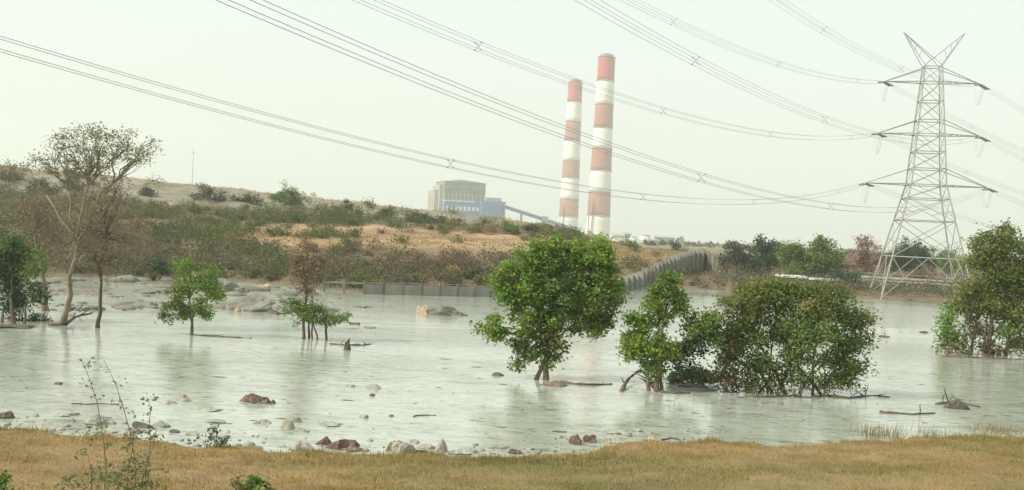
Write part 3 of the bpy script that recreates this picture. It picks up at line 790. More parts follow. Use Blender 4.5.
def dry_grass_patch():
    rng = np.random.default_rng(73)
    N = 60000
    a = rng.uniform(-.3, .19, N); Y = rng.uniform(112, 232, N); X = a * Y; Z = terrain_z(X, Y)
    keep = (Z > .8) & (((Y > kn(a, 3) - 4) & (Y < kn(a, 4) + 8) & (rng.uniform(0, 1, N) < .3)) | ((a > .08) & (rng.uniform(0, 1, N) < .5)) | ((Y > kn(a, 6) - 3) & (rng.uniform(0, 1, N) < .4)))
    X, Y, Z = X[keep], Y[keep], Z[keep]; n = len(X)
    ang = rng.uniform(0, 2 * np.pi, n); h = rng.uniform(.15, .5, n); wd = rng.uniform(.05, .12, n)
    B = np.stack([X, Y, Z - .05], -1); s = np.stack([np.cos(ang), np.sin(ang), 0 * ang], -1) * wd[:, None]
    T = B + np.stack([rng.normal(size=n) * .12, rng.normal(size=n) * .12, h + .05], -1)
    V = np.stack([B - s, B + s, T], 1).reshape(-1, 3)
    t = np.clip(.75 + .2 * hash_noise(X, Y, .2, 3) + rng.normal(size=n) * .1, .35, 1)
    o = mesh_np('dry_grass', V, np.arange(n * 3).reshape(n, 3), M['grass'], t)
    tag(o, 'dry tawny grass on the dyke terrace and crest', 'grass', kind='stuff')
dry_grass_patch()

def near_grass():
    rng = np.random.default_rng(74)
    N = 420000
    Y = rng.uniform(19.5, 46, N); X = rng.uniform(-.56, .56, N) * Y
    Z = terrain_z(X, Y)
    dens = np.clip(.75 + .5 * hash_noise(X, Y, .9, 2), .25, 1)
    keep = (Z > .07 + .07 * hash_noise(X, Y, 2.5, 8)) & (rng.uniform(0, 1, N) < dens)
    X, Y, Z = X[keep], Y[keep], Z[keep]; n = len(X)
    g = .9 * hash_noise(X * .45, Y, .5, 6) + .6 * hash_noise(X * .6, Y, 1.6, 9)
    t = np.clip(.54 + .40 * g + .16 * hash_noise(X, Y, 1.6, 4) + rng.normal(size=n) * .17 + .10 * (X > 4), 0, 1)
    h = (.025 + .085 * rng.uniform(0, 1, n) ** 2) * (1 + .5 * np.clip(-g, 0, 1)) * np.where((Z < .3) & (hash_noise(X, Y, 3, 3) > .1), 2.0, 1.0)
    ang = rng.uniform(0, 2 * np.pi, n); wd = rng.uniform(.006, .016, n)
    B = np.stack([X, Y, Z - .02], -1); s = np.stack([np.cos(ang), np.sin(ang), 0 * ang], -1) * wd[:, None]
    T = B + np.stack([rng.normal(size=n) * .04, rng.normal(size=n) * .04, h + .02], -1)
    V = np.stack([B - s, B + s, T], 1).reshape(-1, 3)
    o = mesh_np('bank_grass', V, np.arange(n * 3).reshape(n, 3), M['grass'], t)
    tag(o, 'short dry golden grass on the near bank', 'grass', kind='stuff')
near_grass()

# --- weeds on the near bank
def weed(label, path, Y, seed, leafy=1.0, leaf='leaf_weed', size=.09, bush=0, stem_r=.007):
    rng = np.random.default_rng(seed)
    pts = [at(x, y, Y) for x, y in path]
    b = pts[-1].copy(); b.z = tz(b.x, b.y) - .03
    pts = pts + [b] if pts[-1].z > b.z + .05 else pts[:-1] + [b]
    root = thing('tall_weed', b, label, 'weed', 'weeds on the near bank')
    n = len(pts)
    mb = MB().tube(pts, [stem_r * (.45 + .9 * i / (n - 1)) for i in range(n)], 5)
    C = []
    for i in range(n - 1):
        L = (pts[i + 1] - pts[i]).length
        for k in range(max(2, int(L / .11))):
            p = pts[i].lerp(pts[i + 1], rng.uniform(0, 1))
            e = p + Vector((rng.normal() * .07, rng.normal() * .07, rng.uniform(.0, .08)))
            mb.tube([p, e], [.003, .002], 3, False)
            C.append(e)
    mb.build('stem', M['bark_brown'], root)
    for k in range(bush):
        C.append(b + Vector((rng.normal() * .22, rng.normal() * .2, abs(rng.normal()) * .45)))
    C = np.array([tuple(c) for c in C])
    V, Q, t = leaf_quads(rng, C, max(3, int(8 * leafy)), .05, size, .45)
    mesh_np('foliage', V, Q, M[leaf], t, root)
    return root
weed('tallest thin weed leaning left on the near bank', [(81, 358), (90, 380), (97, 402), (102, 430), (106, 465)], 16.5, 81, .8, size=.06, bush=13)
weed('second tall thin weed on the near bank right of the tallest', [(104, 360), (116, 385), (124, 410), (131, 436), (136, 470)], 16.5, 82, .9, size=.06, bush=13)
weed('shorter weed with a leafy tip right of the two tall ones', [(147, 397), (151, 408), (149, 425), (151, 442), (146, 470)], 16.8, 83, 1.0, size=.07, bush=20)
weed('leafy green weed stem among the tall weeds', [(134, 425), (133, 445), (128, 475)], 16.3, 84, 2.0, size=.08, bush=22)
weed('short bushy weed left of the tall weeds', [(88, 455), (92, 475)], 16.2, 85, 2.0, size=.07, bush=26)
weed('short leafy weed right of the tall weeds', [(157, 428), (152, 450), (143, 478)], 16.4, 86, 1.4, size=.07, bush=20)

def tuft(name, label, px, py, Y, rx, ry, leaf, seed, size=.08, n=60, cat='plant', per=6):
    rng = np.random.default_rng(seed)
    b = at(px, py + ry, Y); b.z = tz(b.x, b.y) - .02
    root = thing(name, b, label, cat)
    m = Y / FPX
    c0 = at(px, py, Y); top = c0.z + ry * m
    mb = MB(); C = []
    for k in range(n):
        u = rng.normal(size=2) * .45
        e = Vector((c0.x + u[0] * rx * m, c0.y + u[1] * rx * m * .7, b.z + (top - b.z) * rng.uniform(.25, 1) * max(.3, 1 - .5 * abs(u[0]))))
        s = b + Vector((u[0] * rx * m * .3, u[1] * rx * m * .2, 0))
        if k % 3 == 0: mb.tube([s, s.lerp(e, .5) + Vector((0, 0, .03)), e], [.006, .005, .003], 4, False)
        C.append(tuple(e))
    mb.build('stem', M['bark_dark'], root)
    V, Q, t = leaf_quads(rng, np.array(C), per, .05, size, .5)
    mesh_np('foliage', V, Q, M[leaf], t, root)
tuft('shore_shrub', 'small dark twiggy shrub at the water edge left of the grey stones', 215, 438, 32.6, 17, 15, 'leaf_dark', 87, .09, 46, 'shrub')
tuft('broad_leaf_plant', 'dark green broad-leafed plant at the bottom edge of the near bank', 256, 482, 17.5, 20, 10, 'leaf_mid', 88, .13, 60)
tuft('pale_weed_plant', 'pale green weed left of the broad-leafed plant', 238, 484, 17.3, 9, 12, 'leaf_olive', 89, .07, 40)
tuft('corner_plant', 'small dark green plant in the bottom left corner', 3, 482, 17.3, 10, 12, 'leaf_mid', 90, .1, 36)

def reeds(label, px, py, Y, rx, hpx, seed, n=150):
    rng = np.random.default_rng(seed)
    m = Y / FPX
    c = at(px, py, Y)
    X = c.x + rng.normal(size=n) * rx * m * .5; Yy = c.y + rng.normal(size=n) * .5
    Z = terrain_z(X, Yy)
    Z = np.maximum(Z, -.05)
    h = hpx * m * rng.uniform(.4, 1.1, n)
    B = np.stack([X, Yy, Z - .02], -1); s = np.stack([np.full(n, .011), 0 * X, 0 * X], -1)
    T = B + np.stack([rng.normal(size=n) * .14, rng.normal(size=n) * .1, h], -1)
    V = np.stack([B - s, B + s, T], 1).reshape(-1, 3)
    o = mesh_np('dry_reeds', V, np.arange(n * 3).reshape(n, 3), M['reed'], rng.uniform(0, 1, n))
    tag(o, label, 'reeds', 'dry reed tufts along the shore')
reeds('pale dry grass tuft on the shore below the floating log', 878, 442, 41.0, 26, 18, 91, 200)
reeds('dry grass fringe at the water edge in the lower right corner', 1000, 440, 43.5, 40, 14, 92, 220)
reeds('thin dry tuft between the shore stones and the right-hand grass fringe', 930, 441, 42, 16, 13, 93, 70)

# ------------------------------------------------------------------ stones, mounds, driftwood
def rock(label, px, py, wpx, hpx, mat, seed, name='stone', cat='stone', group='stones in the shallow water', depth=.75, z0=0.0, sub=3, jag=.22, peak=0.0, Y=None, facets=11):
    """px, py: middle of the foot line in the picture"""
    rng = np.random.default_rng(seed)
    g = gp(px, py + hpx * .4, z0) if Y is None else at(px, py, Y)
    m = g.y / FPX
    import bmesh
    bm = bmesh.new()
    bmesh.ops.create_icosphere(bm, subdivisions=sub, radius=1)
    o3 = Vector(rng.uniform(-50, 50, 3))
    planes = [(Vector(u).normalized(), rng.uniform(.55, .85)) for u in rng.normal(size=(facets, 3))]
    W, H, D = wpx * m / 2, hpx * m, wpx * m / 2 * depth
    for v in bm.verts:
        p = v.co.copy()
        for pn, pd in planes:
            k = p.dot(pn)
            if k > pd: p -= pn * (k - pd) * .92
        n = mnoise.fractal(p * 1.3 + o3, 1.0, 2.0, 4) * jag + mnoise.noise(p * 3.1 + o3) * jag * .4
        c = mnoise.cell(p * 2.2 + o3) * jag * .3
        p *= 1 + n + c
        if peak: p.x += peak * p.z
        v.co = Vector((p.x * W, p.y * D, p.z * H * (1.0 if p.z > 0 else .55)))
    me = bpy.data.meshes.new(name)
    bm.to_mesh(me); bm.free()
    me.polygons.foreach_set('use_smooth', [False] * len(me.polygons))
    me.materials.append(M[mat])
    o = bpy.data.objects.new(name, me)
    o.location = (g.x, g.y + D * .3, g.z - .14 * H)
    o.rotation_euler = (0, 0, rng.uniform(-.25, .25))
    COL.objects.link(o)
    return tag(o, label, cat, group)

for i, r in enumerate([
    ('dark stone at the left edge of the shoreline', 4, 415, 22, 8, 'rock_dark'),
    ('low pale grey ash heap behind the tallest weed', 96, 420, 36, 11, 'rock_grey'),
    ('dark brown slanted stone behind the second tall weed', 140, 424, 28, 9, 'rock_dark'),
    ('rounded grey stone right of the dark brown slanted stone', 161, 423, 20, 9, 'rock_grey'),
    ('small dark stone below the rounded grey stone', 174, 431, 12, 4, 'rock_dark'),
    ('flat dark stone half under water left of the shore shrub', 193, 433, 20, 4, 'rock_grey'),
    ('tiny dark stone under the dark brown slanted stone', 137, 432, 12, 3, 'rock_dark'),
    ('grey hump-shaped stone in the small green tree reflection', 181, 397, 22, 9, 'rock_grey'),
    ('pale flat stone lying against the grey hump-shaped one', 171, 402, 16, 4, 'rock_pale'),
    ('red-brown stone alone in the stream above the tan stone', 256, 398, 34, 11, 'rock_red'),
    ('dark chip at the right end of the red-brown stream stone', 272, 402, 10, 4, 'rock_dark'),
    ('flat pale grey stone above the shore shrub', 217, 421, 22, 4, 'rock_grey'),
    ('flat grey stone left of the tan stone', 262, 422, 20, 4, 'rock_grey'),
    ('tan squarish stone by the grey leaning one', 287, 425, 17, 11, 'rock_pale'),
    ('grey stone leaning against the tan squarish stone', 300, 429, 16, 7, 'rock_grey'),
    ('small grey stone behind the tan squarish stone', 297, 420, 14, 6, 'rock_grey'),
    ('grey shore stone right of the shore shrub', 248, 445, 22, 8, 'rock_grey'),
    ('grey shore stone left of the long red slab', 303, 445, 20, 8, 'rock_pale'),
    ('long red slab on the shore', 345, 445, 46, 12, 'rock_red'),
    ('red pointed stone at the left end of the long red slab', 324, 441, 18, 9, 'rock_red'),
    ('big pale boulder on the shore right of the red slab', 403, 447, 26, 17, 'rock_pale'),
    ('pale stone leaning on the left of the big pale boulder', 390, 446, 14, 12, 'rock_pale'),
    ('egg-shaped upright pale boulder on the shore', 440, 447, 15, 16, 'rock_pale'),
    ('small dark stone between the two pale boulders', 421, 451, 15, 5, 'rock_dark'),
    ('low pale stone behind the small dark shore stone', 427, 446, 18, 6, 'rock_pale'),
    ('grey stone in midstream left of the round tree reflection', 371, 386, 20, 6, 'rock_grey'),
    ('flat stone left of the midstream grey stone', 350, 385, 14, 3, 'rock_grey'),
    ('dark chip below the midstream grey stone', 372, 395, 9, 2.5, 'rock_dark'),
    ('small rounded stone in open water above the pale boulders', 364, 416, 12, 5, 'rock_grey'),
    ('tiny dark stone right of the small rounded open-water stone', 391, 415, 7, 3, 'rock_dark'),
    ('dark flat stone left of the round green tree foot', 497, 374, 15, 3.5, 'rock_dark'),
    ('pale mud-covered stone on the shore below the round tree reflection', 498, 446, 24, 6, 'rock_pale'),
    ('brownish stone beside the pale mud-covered shore stone', 515, 451, 22, 6, 'rock_red'),
    ('deep red left-hand stone of the pair at the shore', 576, 440, 17, 10, 'rock_red'),
    ('deep red right-hand stone of the pair at the shore', 591, 439, 17, 9, 'rock_red'),
    ('pale stone right of the red pair', 606, 441, 14, 6, 'rock_pale'),
    ('pale shore stone where the grass bank bulges out', 633, 442, 16, 8, 'rock_pale'),
    ('brown stone on the bulge of the grass bank', 652, 440, 16, 6, 'rock_tan'),
    ('dark ripple mark left of the tall weeds, added as a tiny stone', 58, 383, 11, 3, 'rock_dark'),  # small dark ripple, modelled as an added stone
    ('small stone near the far side left of the pylon', 885, 336, 14, 2.5, 'rock_dark'),
    ('small dark stone in the channel before the pylon', 925, 332, 12, 2, 'rock_dark'),
    ('small grey stone behind the big pale boulder', 415, 441, 12, 5, 'rock_grey'),
]):
    rock(r[0], r[1], r[2], r[3], r[4], r[5], 200 + i, jag=.1 if 'round' in r[0] or 'egg' in r[0] else (.38 if r[5] == 'rock_red' else .24), facets=7 if 'egg' in r[0] else 12)

for i, r in enumerate([('pale silt hump at the left shoreline behind the small bushy weed', 36, 427, 44, 4), ('low silt hump between the left edge and the tallest weed', 66, 414, 26, 3.5),
                       ('grey silt hump left of the small shore shrub', 118, 431, 40, 4), ('silt hump in the shallows below the grey hump-shaped stone', 205, 409, 30, 3),
                       ('pale silt hump left of the muddy shore stone', 466, 452, 34, 4), ('silt hump in the shallows right of the red pair of stones', 618, 432, 30, 3.5), ('silt hump near the tan squarish stone', 330, 424, 26, 3)]):
    rock(r[0], r[1], r[2], r[3], r[4], 'silt', 360 + i, 'silt_hump', 'mound', 'silt humps in the near shallows', jag=.35, sub=4, facets=3, depth=.9)
MND = 'ash mounds by the far shore'
for i, r in enumerate([
    ('long grey rubble mound in the water before the low wall', 450, 311, 52, 11, 'ash', .5),
    ('tan block at the left end of the long rubble mound', 424, 310, 17, 9, 'rock_tan', .6),
    ('pale flat mud patch above the green-skirted twiggy tree', 362, 306, 26, 3, 'mud', .6),
    ('dark wet lump right of the green bushy skirt', 354, 323, 14, 3, 'rock_dark', .6),
    ('wet grey lump farther right of the green bushy skirt', 368, 327, 16, 2.5, 'rock_grey', .6),
    ('broad grey ash mound behind the small green tree', 250, 303, 62, 17, 'ash', .9),
    ('high pale ash mound at the foot of the dyke', 226, 286, 46, 14, 'ash', 1.2),
    ('brown slab lying on the ash mounds', 263, 287, 24, 7, 'rock_tan', .6),
    ('ash mound right of the brown slab', 290, 300, 30, 8, 'ash', .9),
    ('small tan stone on the edge of the broad ash mound', 237, 309, 8, 7, 'rock_tan', .8),
    ('grey mud bar behind the brown-leafed tree', 128, 303, 54, 8, 'ash', 1.2),
    ('pale mud bar behind the acacia trunk', 85, 292, 50, 6, 'mud', 1.2),
    ('stony ash bar at the foot of the dyke left of the small green tree', 150, 290, 44, 7, 'ash', 1.2),
    ('low ash bar near the dark green tree', 20, 296, 50, 6, 'ash', 1.2),
    ('brown clod on the mud bar behind the brown-leafed tree', 163, 292, 9, 7, 'mud', .8),
    ('low stony ash bar between acacia and brown-leafed tree', 80, 307, 34, 4, 'ash', 1.0),
    ('flat ash bar below the far shore left of the low wall', 305, 288, 40, 4, 'ash', 1.0),
]):
    rock(r[0], r[1], r[2], r[3], r[4], r[5], 300 + i, 'ash_mound', 'mound', MND, depth=r[6], jag=.3, sub=4)
rock('reddish mud mound at the foot of the round green tree', 556, 383, 34, 7, 'mud_red', 330, 'mud_mound', 'mound', None, jag=.2)
rock('dark earth mound under the dark green tree at left edge', 10, 326, 70, 4, 'rock_dark', 331, 'mud_mound', 'mound', None, jag=.2, sub=4)
rock('green-brown mud bank under the low yellow-green shrub', 690, 386, 44, 3, 'rock_dark', 334, 'mud_mound', 'mound', None, jag=.3)
rock('dark heap of flood debris in the channel at right', 957, 405, 24, 10, 'rock_dark', 335, 'debris_heap', 'debris', None, jag=.45)
rock('dark pointed stump beside the green bushy skirt', 347, 345, 8, 12, 'deadwood', 336, 'stump', 'stump', None, jag=.3)

def drift(name, label, path, r_px, seed, z=.02, mat='deadwood', twigs=0, cat='driftwood', rise=None):
    rng = np.random.default_rng(seed)
    P = [gp(x, y, z) for x, y in path]
    if rise:
        for p, q in zip(P, rise): p.z += q
    b = P[0].copy(); b.z = 0
    m = b.y / FPX
    fine = []
    for a, c in zip(P[:-1], P[1:]):
        for k in range(3):
            q = a.lerp(c, k / 3); q += Vector(rng.normal(size=3)) * m * .35
            fine.append(q)
    fine.append(P[-1])
    n = len(fine)
    rr = [r_px * m * (1 - .55 * i / (n - 1)) * rng.uniform(.8, 1.2) for i in range(n)]
    root = thing(name, b, label, cat, 'driftwood in the water')
    MB().tube(fine, rr, 6).build('log', M[mat], root, True)
    for k in range(twigs):
        q = fine[int(rng.integers(1, n - 1))]
        e = q + Vector((rng.normal() * 9 * m, rng.normal() * 9 * m, abs(rng.normal()) * 7 * m))
        MB().tube(crooked(rng, q, e, 3, .12), [r_px * m * .45, r_px * m * .4, r_px * m * .3, r_px * m * .12], 5).build('branch', M[mat], root, True)
    return root
drift('floating_log', 'long thin log floating below the debris heap', [(880, 412), (895, 413), (912, 414), (935, 413)], 1.5, 401, twigs=1)
drift('floating_log', 'log sticking out of the dark debris heap', [(936, 404), (955, 402), (980, 407)], 1.8, 402, twigs=5)
drift('fallen_branch', 'crooked bare branch reaching right from the acacia foot', [(48, 325), (66, 326), (75, 322), (92, 320)], 1.9, 403, twigs=2, rise=[0, .15, .35, .45])
drift('fallen_branch', 'fallen branch lying left of the acacia foot', [(66, 314), (74, 312), (80, 314)], 1.6, 404, twigs=2, rise=[.1, .3, .15])
drift('floating_log', 'thin branch floating right of the small green tree', [(194, 335), (210, 336), (232, 337), (252, 338)], .9, 405, twigs=0)
drift('floating_log', 'log lying in the water right of the mud mound', [(560, 382), (575, 384), (592, 385), (612, 384)], 1.7, 406, twigs=2)
drift('floating_log', 'dark log right of the tangled brown roots', [(660, 392), (675, 393), (690, 393)], 1.8, 407, twigs=1)
drift('root_tangle', 'tangled brown roots left of the two-topped tree', [(621, 391), (628, 384), (640, 380), (650, 386), (656, 392)], 2.2, 408, twigs=9, mat='bark_brown', rise=[0, .25, .5, .3, 0])
drift('floating_log', 'broken branch beside the pointed stump', [(330, 344), (346, 345), (362, 345), (371, 344)], 1.3, 409, twigs=2)
drift('floating_log', 'dark brown log before the ash mounds', [(269, 313), (278, 314), (290, 313)], 2.2, 410, twigs=1)
drift('floating_log', 'debris line of sticks right of the spreading bush', [(828, 396), (850, 398), (872, 395), (890, 397)], 1.3, 411, twigs=5)
drift('floating_log', 'dark stick on the shore right of the bank bulge', [(662, 440), (671, 438), (681, 440)], 1.2, 412, twigs=0)
drift('floating_log', 'short floating stick above the egg-shaped boulder', [(413, 416), (424, 415), (436, 415)], .8, 413, twigs=0)
drift('floating_log', 'long straight stick in the water left of the fallen branch', [(72, 404), (90, 404), (119, 404)], .7, 414, twigs=1)

def pebbles():
    rng = np.random.default_rng(421)
    import bmesh
    V, Q = [], []
    bm = bmesh.new(); bmesh.ops.create_icosphere(bm, subdivisions=1, radius=1)
    bv = np.array([tuple(v.co) for v in bm.verts]); bf = [[v.index for v in f.verts] for f in bm.faces]; bm.free()
    for k in range(200):
        px = rng.uniform(-20, 700); sy = np.interp(px, (0, 100, 200, 350, 480, 560, 640, 700), (428, 437, 447, 453, 458, 456, 445, 443))
        g = gp(px, sy - abs(rng.normal()) * 9 + 1.5)
        r = .03 + .13 * rng.uniform(0, 1) ** 3
        b = len(V)
        for p in bv * (1 + .3 * rng.normal(size=(len(bv), 1)).clip(-1, 1)) * (r * rng.uniform(.8, 1.6), r, r * .6):
            V.append((g.x + p[0], g.y + p[1], p[2] + .01))
        Q += [[b + i for i in f] for f in bf]
    tag(mesh_np('shore_pebbles', np.array(V), np.array(Q), M['rock_grey']), 'small grey pebbles scattered along the near shoreline', 'pebbles', kind='stuff')
pebbles()

def rubble():
    rng = np.random.default_rng(422)
    import bmesh
    V, Q = [], []
    bm = bmesh.new(); bmesh.ops.create_icosphere(bm, subdivisions=2, radius=1)
    bv = np.array([tuple(v.co) for v in bm.verts]); bf = [[v.index for v in f.verts] for f in bm.faces]; bm.free()
    for k in range(150):
        g = gp(rng.uniform(-40, 335), rng.uniform(279, 311))
        g.z = max(tz(g.x, g.y), 0)
        r = .15 + .85 * rng.uniform(0, 1) ** 3
        u = bv * (1 + .28 * hash_noise(bv[:, :1] * 2 + k, bv[:, 1:2] * 2 + bv[:, 2:] * 1.3, 3, k))
        u = u * (r * rng.uniform(1, 2.2), r, r * rng.uniform(.25, .6))
        b = len(V)
        for p in u: V.append((g.x + p[0], g.y + p[1], g.z + p[2]))
        Q += [[b + i for i in f] for f in bf]
    tag(mesh_np('ash_rubble', np.array(V), np.array(Q), M['ash']), 'rough grey ash clods littering the far left shallows', 'rubble', kind='stuff')
rubble()

drift('root_tangle', 'dark twigs and roots along the waterline under the spreading bush', [(745, 396), (765, 397), (785, 396), (808, 397), (832, 396)], 1.3, 415, twigs=26)
drift('root_tangle', 'brown twigs and roots along the waterline under the broad olive tree', [(940, 356), (960, 357), (985, 358), (1010, 359), (1040, 360)], 1.2, 416, twigs=30, mat='bark_brown')
# floating crumbs of ash and leaves, too many to count
def flotsam():
    rng = np.random.default_rng(420)
    n = 300
    Y = np.exp(rng.uniform(np.log(37), np.log(110), n)); X = rng.uniform(-.5, .42, n) * Y
    keep = (terrain_z(X, Y) < -.15) & (hash_noise(X, Y, .25, 2) > rng.uniform(-.6, .6, n))
    X, Y = X[keep], Y[keep]; n = len(X)
    V, Q = [], []
    for i in range(n):
        L = (.04 + .22 * rng.uniform(0, 1) ** 3) * (1 + Y[i] / 110); W = L * rng.uniform(.12, .3); H = rng.uniform(.008, .03)
        k = 7; b = len(V); a0 = rng.uniform(0, 6)
        for j in range(k):
            a = 2 * np.pi * j / k; q = rng.uniform(.65, 1.2)
            V.append((X[i] + L * np.cos(a) * q, Y[i] + W * np.sin(a) * q * 2, .004))
        V.append((X[i], Y[i], H))
        for j in range(k):
            Q.append((b + j, b + (j + 1) % k, b + k))
    o = mesh_np('flotsam', np.array(V), np.array(Q), M['deadwood'])
    tag(o, 'scattered dark crumbs of debris drifting on the water', 'debris', kind='stuff')
flotsam()

# ------------------------------------------------------------------ walls on the far shore
def frame_at(p, d):
    d = Vector((d.x, d.y, 0)).normalized()
    n = Vector((-d.y, d.x, 0))
    return Matrix(((d.x, n.x, 0, p.x), (d.y, n.y, 0, p.y), (0, 0, 1, p.z), (0, 0, 0, 1)))

def wall_point(px):
    a = (px - 512) / FPX
    y = float(np.interp(a, WA, WY))
    return Vector((a * y, y, 0))

def low_wall():
    pts = [wall_point(x) for x in np.linspace(326, 614, 400)]
    root = thing('low_wall', pts[0], 'long low grey concrete wall with posts along the far shore', 'wall')
    # walk along it, a post every 1.95 m
    s, out, last = 0.0, [pts[0]], pts[0]
    for p in pts[1:]:
        s += (p - last).length; last = p
        if s >= 1.95: out.append(p); s = 0
    rng = np.random.default_rng(5)
    for i, p in enumerate(out):
        d = (out[min(i + 1, len(out) - 1)] - out[max(i - 1, 0)])
        Mx = frame_at(p, d)
        h = 1.28 + rng.uniform(-.08, .1)
        MB().box((-.11, -.16, -.7), (.11, .12, h), Mx).build('post', M['concrete_old'], root)
        if i < len(out) - 1:
            q = out[i + 1]; L = (q - p).length
            Mq = frame_at(p, q - p)
            if i in (0, 1):        # the broken end: only the rail is left
                MB().box((.13, -.05, .98), (L - .13, .05, 1.12), Mq).build('rail', M['concrete'], root)
            else:
                hh = .98 + rng.uniform(-.05, .05)
                MB().box((.13, -.06, -.7), (L - .13, .06, hh * .52 - .012), Mq).build('panel', M['concrete'], root)
                MB().box((.13, -.055 + rng.uniform(-.01, .01), hh * .52 + .012), (L - .13, .06, hh), Mq).build('panel', M['concrete'], root)
                MB().box((.13, -.03, hh + .14), (L - .13, .03, hh + .19), Mq).build('rail', M['steel'], root)
low_wall()

def ribbed_wall():
    xs = np.linspace(612, 723, 600)
    pts = [wall_point(x) for x in xs]
    root = thing('ribbed_wall', pts[0], 'tall grey ribbed retaining wall curving up round the brown mound', 'wall')
    topx = np.array([(612, 1.2), (622, 1.25), (640, 1.7), (660, 2.9), (675, 3.85), (692, 4.65), (706, 4.5), (716, 3.9), (724, 3.6)])
    s, out, last = 0.0, [(pts[0], xs[0])], pts[0]
    for p, x in zip(pts[1:], xs[1:]):
        s += (p - last).length; last = p
        if s >= 3.3: out.append((p, x)); s = 0
    rng = np.random.default_rng(6)
    for i, (p, x) in enumerate(out[:-1]):
        q, x2 = out[i + 1]
        L = (q - p).length
        Mq = frame_at(p, q - p)
        zt = float(np.interp((x + x2) / 2, topx[:, 0], topx[:, 1])) + .25 + rng.uniform(-.05, .05)
        MB().box((.32, -.12, -1.0), (L - .3, .25, zt - rng.uniform(0, .25)), Mq).build('panel', M['concrete_old'], root)
        MB().box((-.3, -.62, -1.0), (.32, .2, zt + rng.uniform(.1, .3)), frame_at(p, q - p)).build('rib', M['concrete'], root)
ribbed_wall()

# ------------------------------------------------------------------ right bank: pipe trestle, shed, houses
def trestle():
    A = at(846, 283, 178); B = at(985, 286, 172)
    A.z, B.z = 2.05, 2.05
    root = thing('pipe_trestle', (A.x, A.y, tz(A.x, A.y)), 'pale pipe bridge on posts behind the pylon legs', 'pipe bridge')
    d = (B - A); L = d.length
    Mx = frame_at(A, d)
    MB().box((0, -.55, -.12), (L, .55, .12), Mx).build('deck', M['rock_pale'], root)
    MB().tube([Mx @ Vector((0, -.2, .38)), Mx @ Vector((L, -.2, .38))], .24, 10).build('pipe', M['concrete'], root, True)
    k = 0.6
    while k < L:
        p = Mx @ Vector((k, 0, 0)); g = tz(p.x, p.y)
        MB().box((k - .14, -.45, g - 2.05 - .3), (k + .14, -.15, -.12), Mx).build('post', M['concrete'], root)
        MB().box((k - .14, .15, g - 2.05 - .3), (k + .14, .45, -.12), Mx).build('post', M['concrete'], root)
        MB().box((k - .04, -.52, .12), (k + .04, -.46, 1.1), Mx).build('rail_post', M['steel'], root)
        k += 2.9
    MB().box((0, -.515, 1.1), (L, -.465, 1.16), Mx).build('handrail', M['steel'], root)
trestle()

def shed(name, label, px0, px1, py, Y, h, wallm, roofm, depth=5, flat=True, cat='shed'):
    a, b = at(px0, py, Y), at(px1, py, Y)
    zt = (a.z + b.z) / 2
    g = tz((a.x + b.x) / 2, Y)
    root = thing(name, ((a.x + b.x) / 2, Y, g), label, cat)
    x0, x1 = a.x, b.x
    MB().box((x0 + .4, Y + .3, g - .3), (x1 - .4, Y + depth - .3, zt - .3), None).build('wall', M[wallm], root)
    if flat:
        MB().box((x0, Y - .2, zt - .3), (x1, Y + depth, zt), None).build('roof', M[roofm], root)
    else:
        mb = MB(); e = .5; zr = zt + (x1 - x0) * .12 + .6
        mb.v = [Vector(p) for p in ((x0 - e, Y - .3, zt - .3), (x1 + e, Y - .3, zt - .3), (x1 + e, Y + depth + .3, zt - .3), (x0 - e, Y + depth + .3, zt - .3), (x0 - e, Y + depth / 2, zr), (x1 + e, Y + depth / 2, zr))]
        mb.f = [(0, 1, 5, 4), (2, 3, 4, 5), (0, 4, 3), (1, 2, 5), (3, 2, 1, 0)]
        mb.build('roof', M[roofm], root)
    n = max(2, int((x1 - x0) / 3))
    for i in range(n):
        xx = x0 + (x1 - x0) * (i + .5) / n
        f = MB().box((xx - .55, Y + .22, g + .9), (xx + .55, Y + .32, min(g + 2.1, zt - .6)), None).build('window', M['glass_dark'], root)
        MB().box((xx - .62, Y + .2, g + .82), (xx + .62, Y + .3, g + .89), None).build('sill', M[wallm], f)
    return root
shed('flat_roof_shed', 'small shed with white flat roof behind the spreading bush', 783, 808, 276, 166, 3, 'concrete_old', 'white_wall')
shed('long_shed', 'second low shed with pale roof edge right of the flat-roofed one', 814, 842, 279, 170, 3, 'concrete_old', 'white_wall', 4)
shed('brick_house', 'red-brown brick house with tiled roof left of the pinkish tree', 838, 862, 263, 275, 5, 'brick', 'tile_roof', 8, False, 'house')
shed('pale_house', 'low pale house behind the pylon legs', 884, 902, 277, 245, 4, 'white_wall', 'roof_grey', 6, True, 'house')

# ------------------------------------------------------------------ pylon
PYL = Vector((56.0, 150.0, 0.0)); PTH = -.175
PM = Matrix.Translation(PYL) @ Matrix.Rotation(PTH, 4, 'Z')
def leg_w(z):
    return float(np.interp(z, (-1, 0, 16.1, 32.3), (12.5, 12.1, 4.5, 2.2)))
ARMS = [(16.1, 7.9, 2.2), (23.0, 6.6, 1.9), (30.1, 6.15, 1.9)]

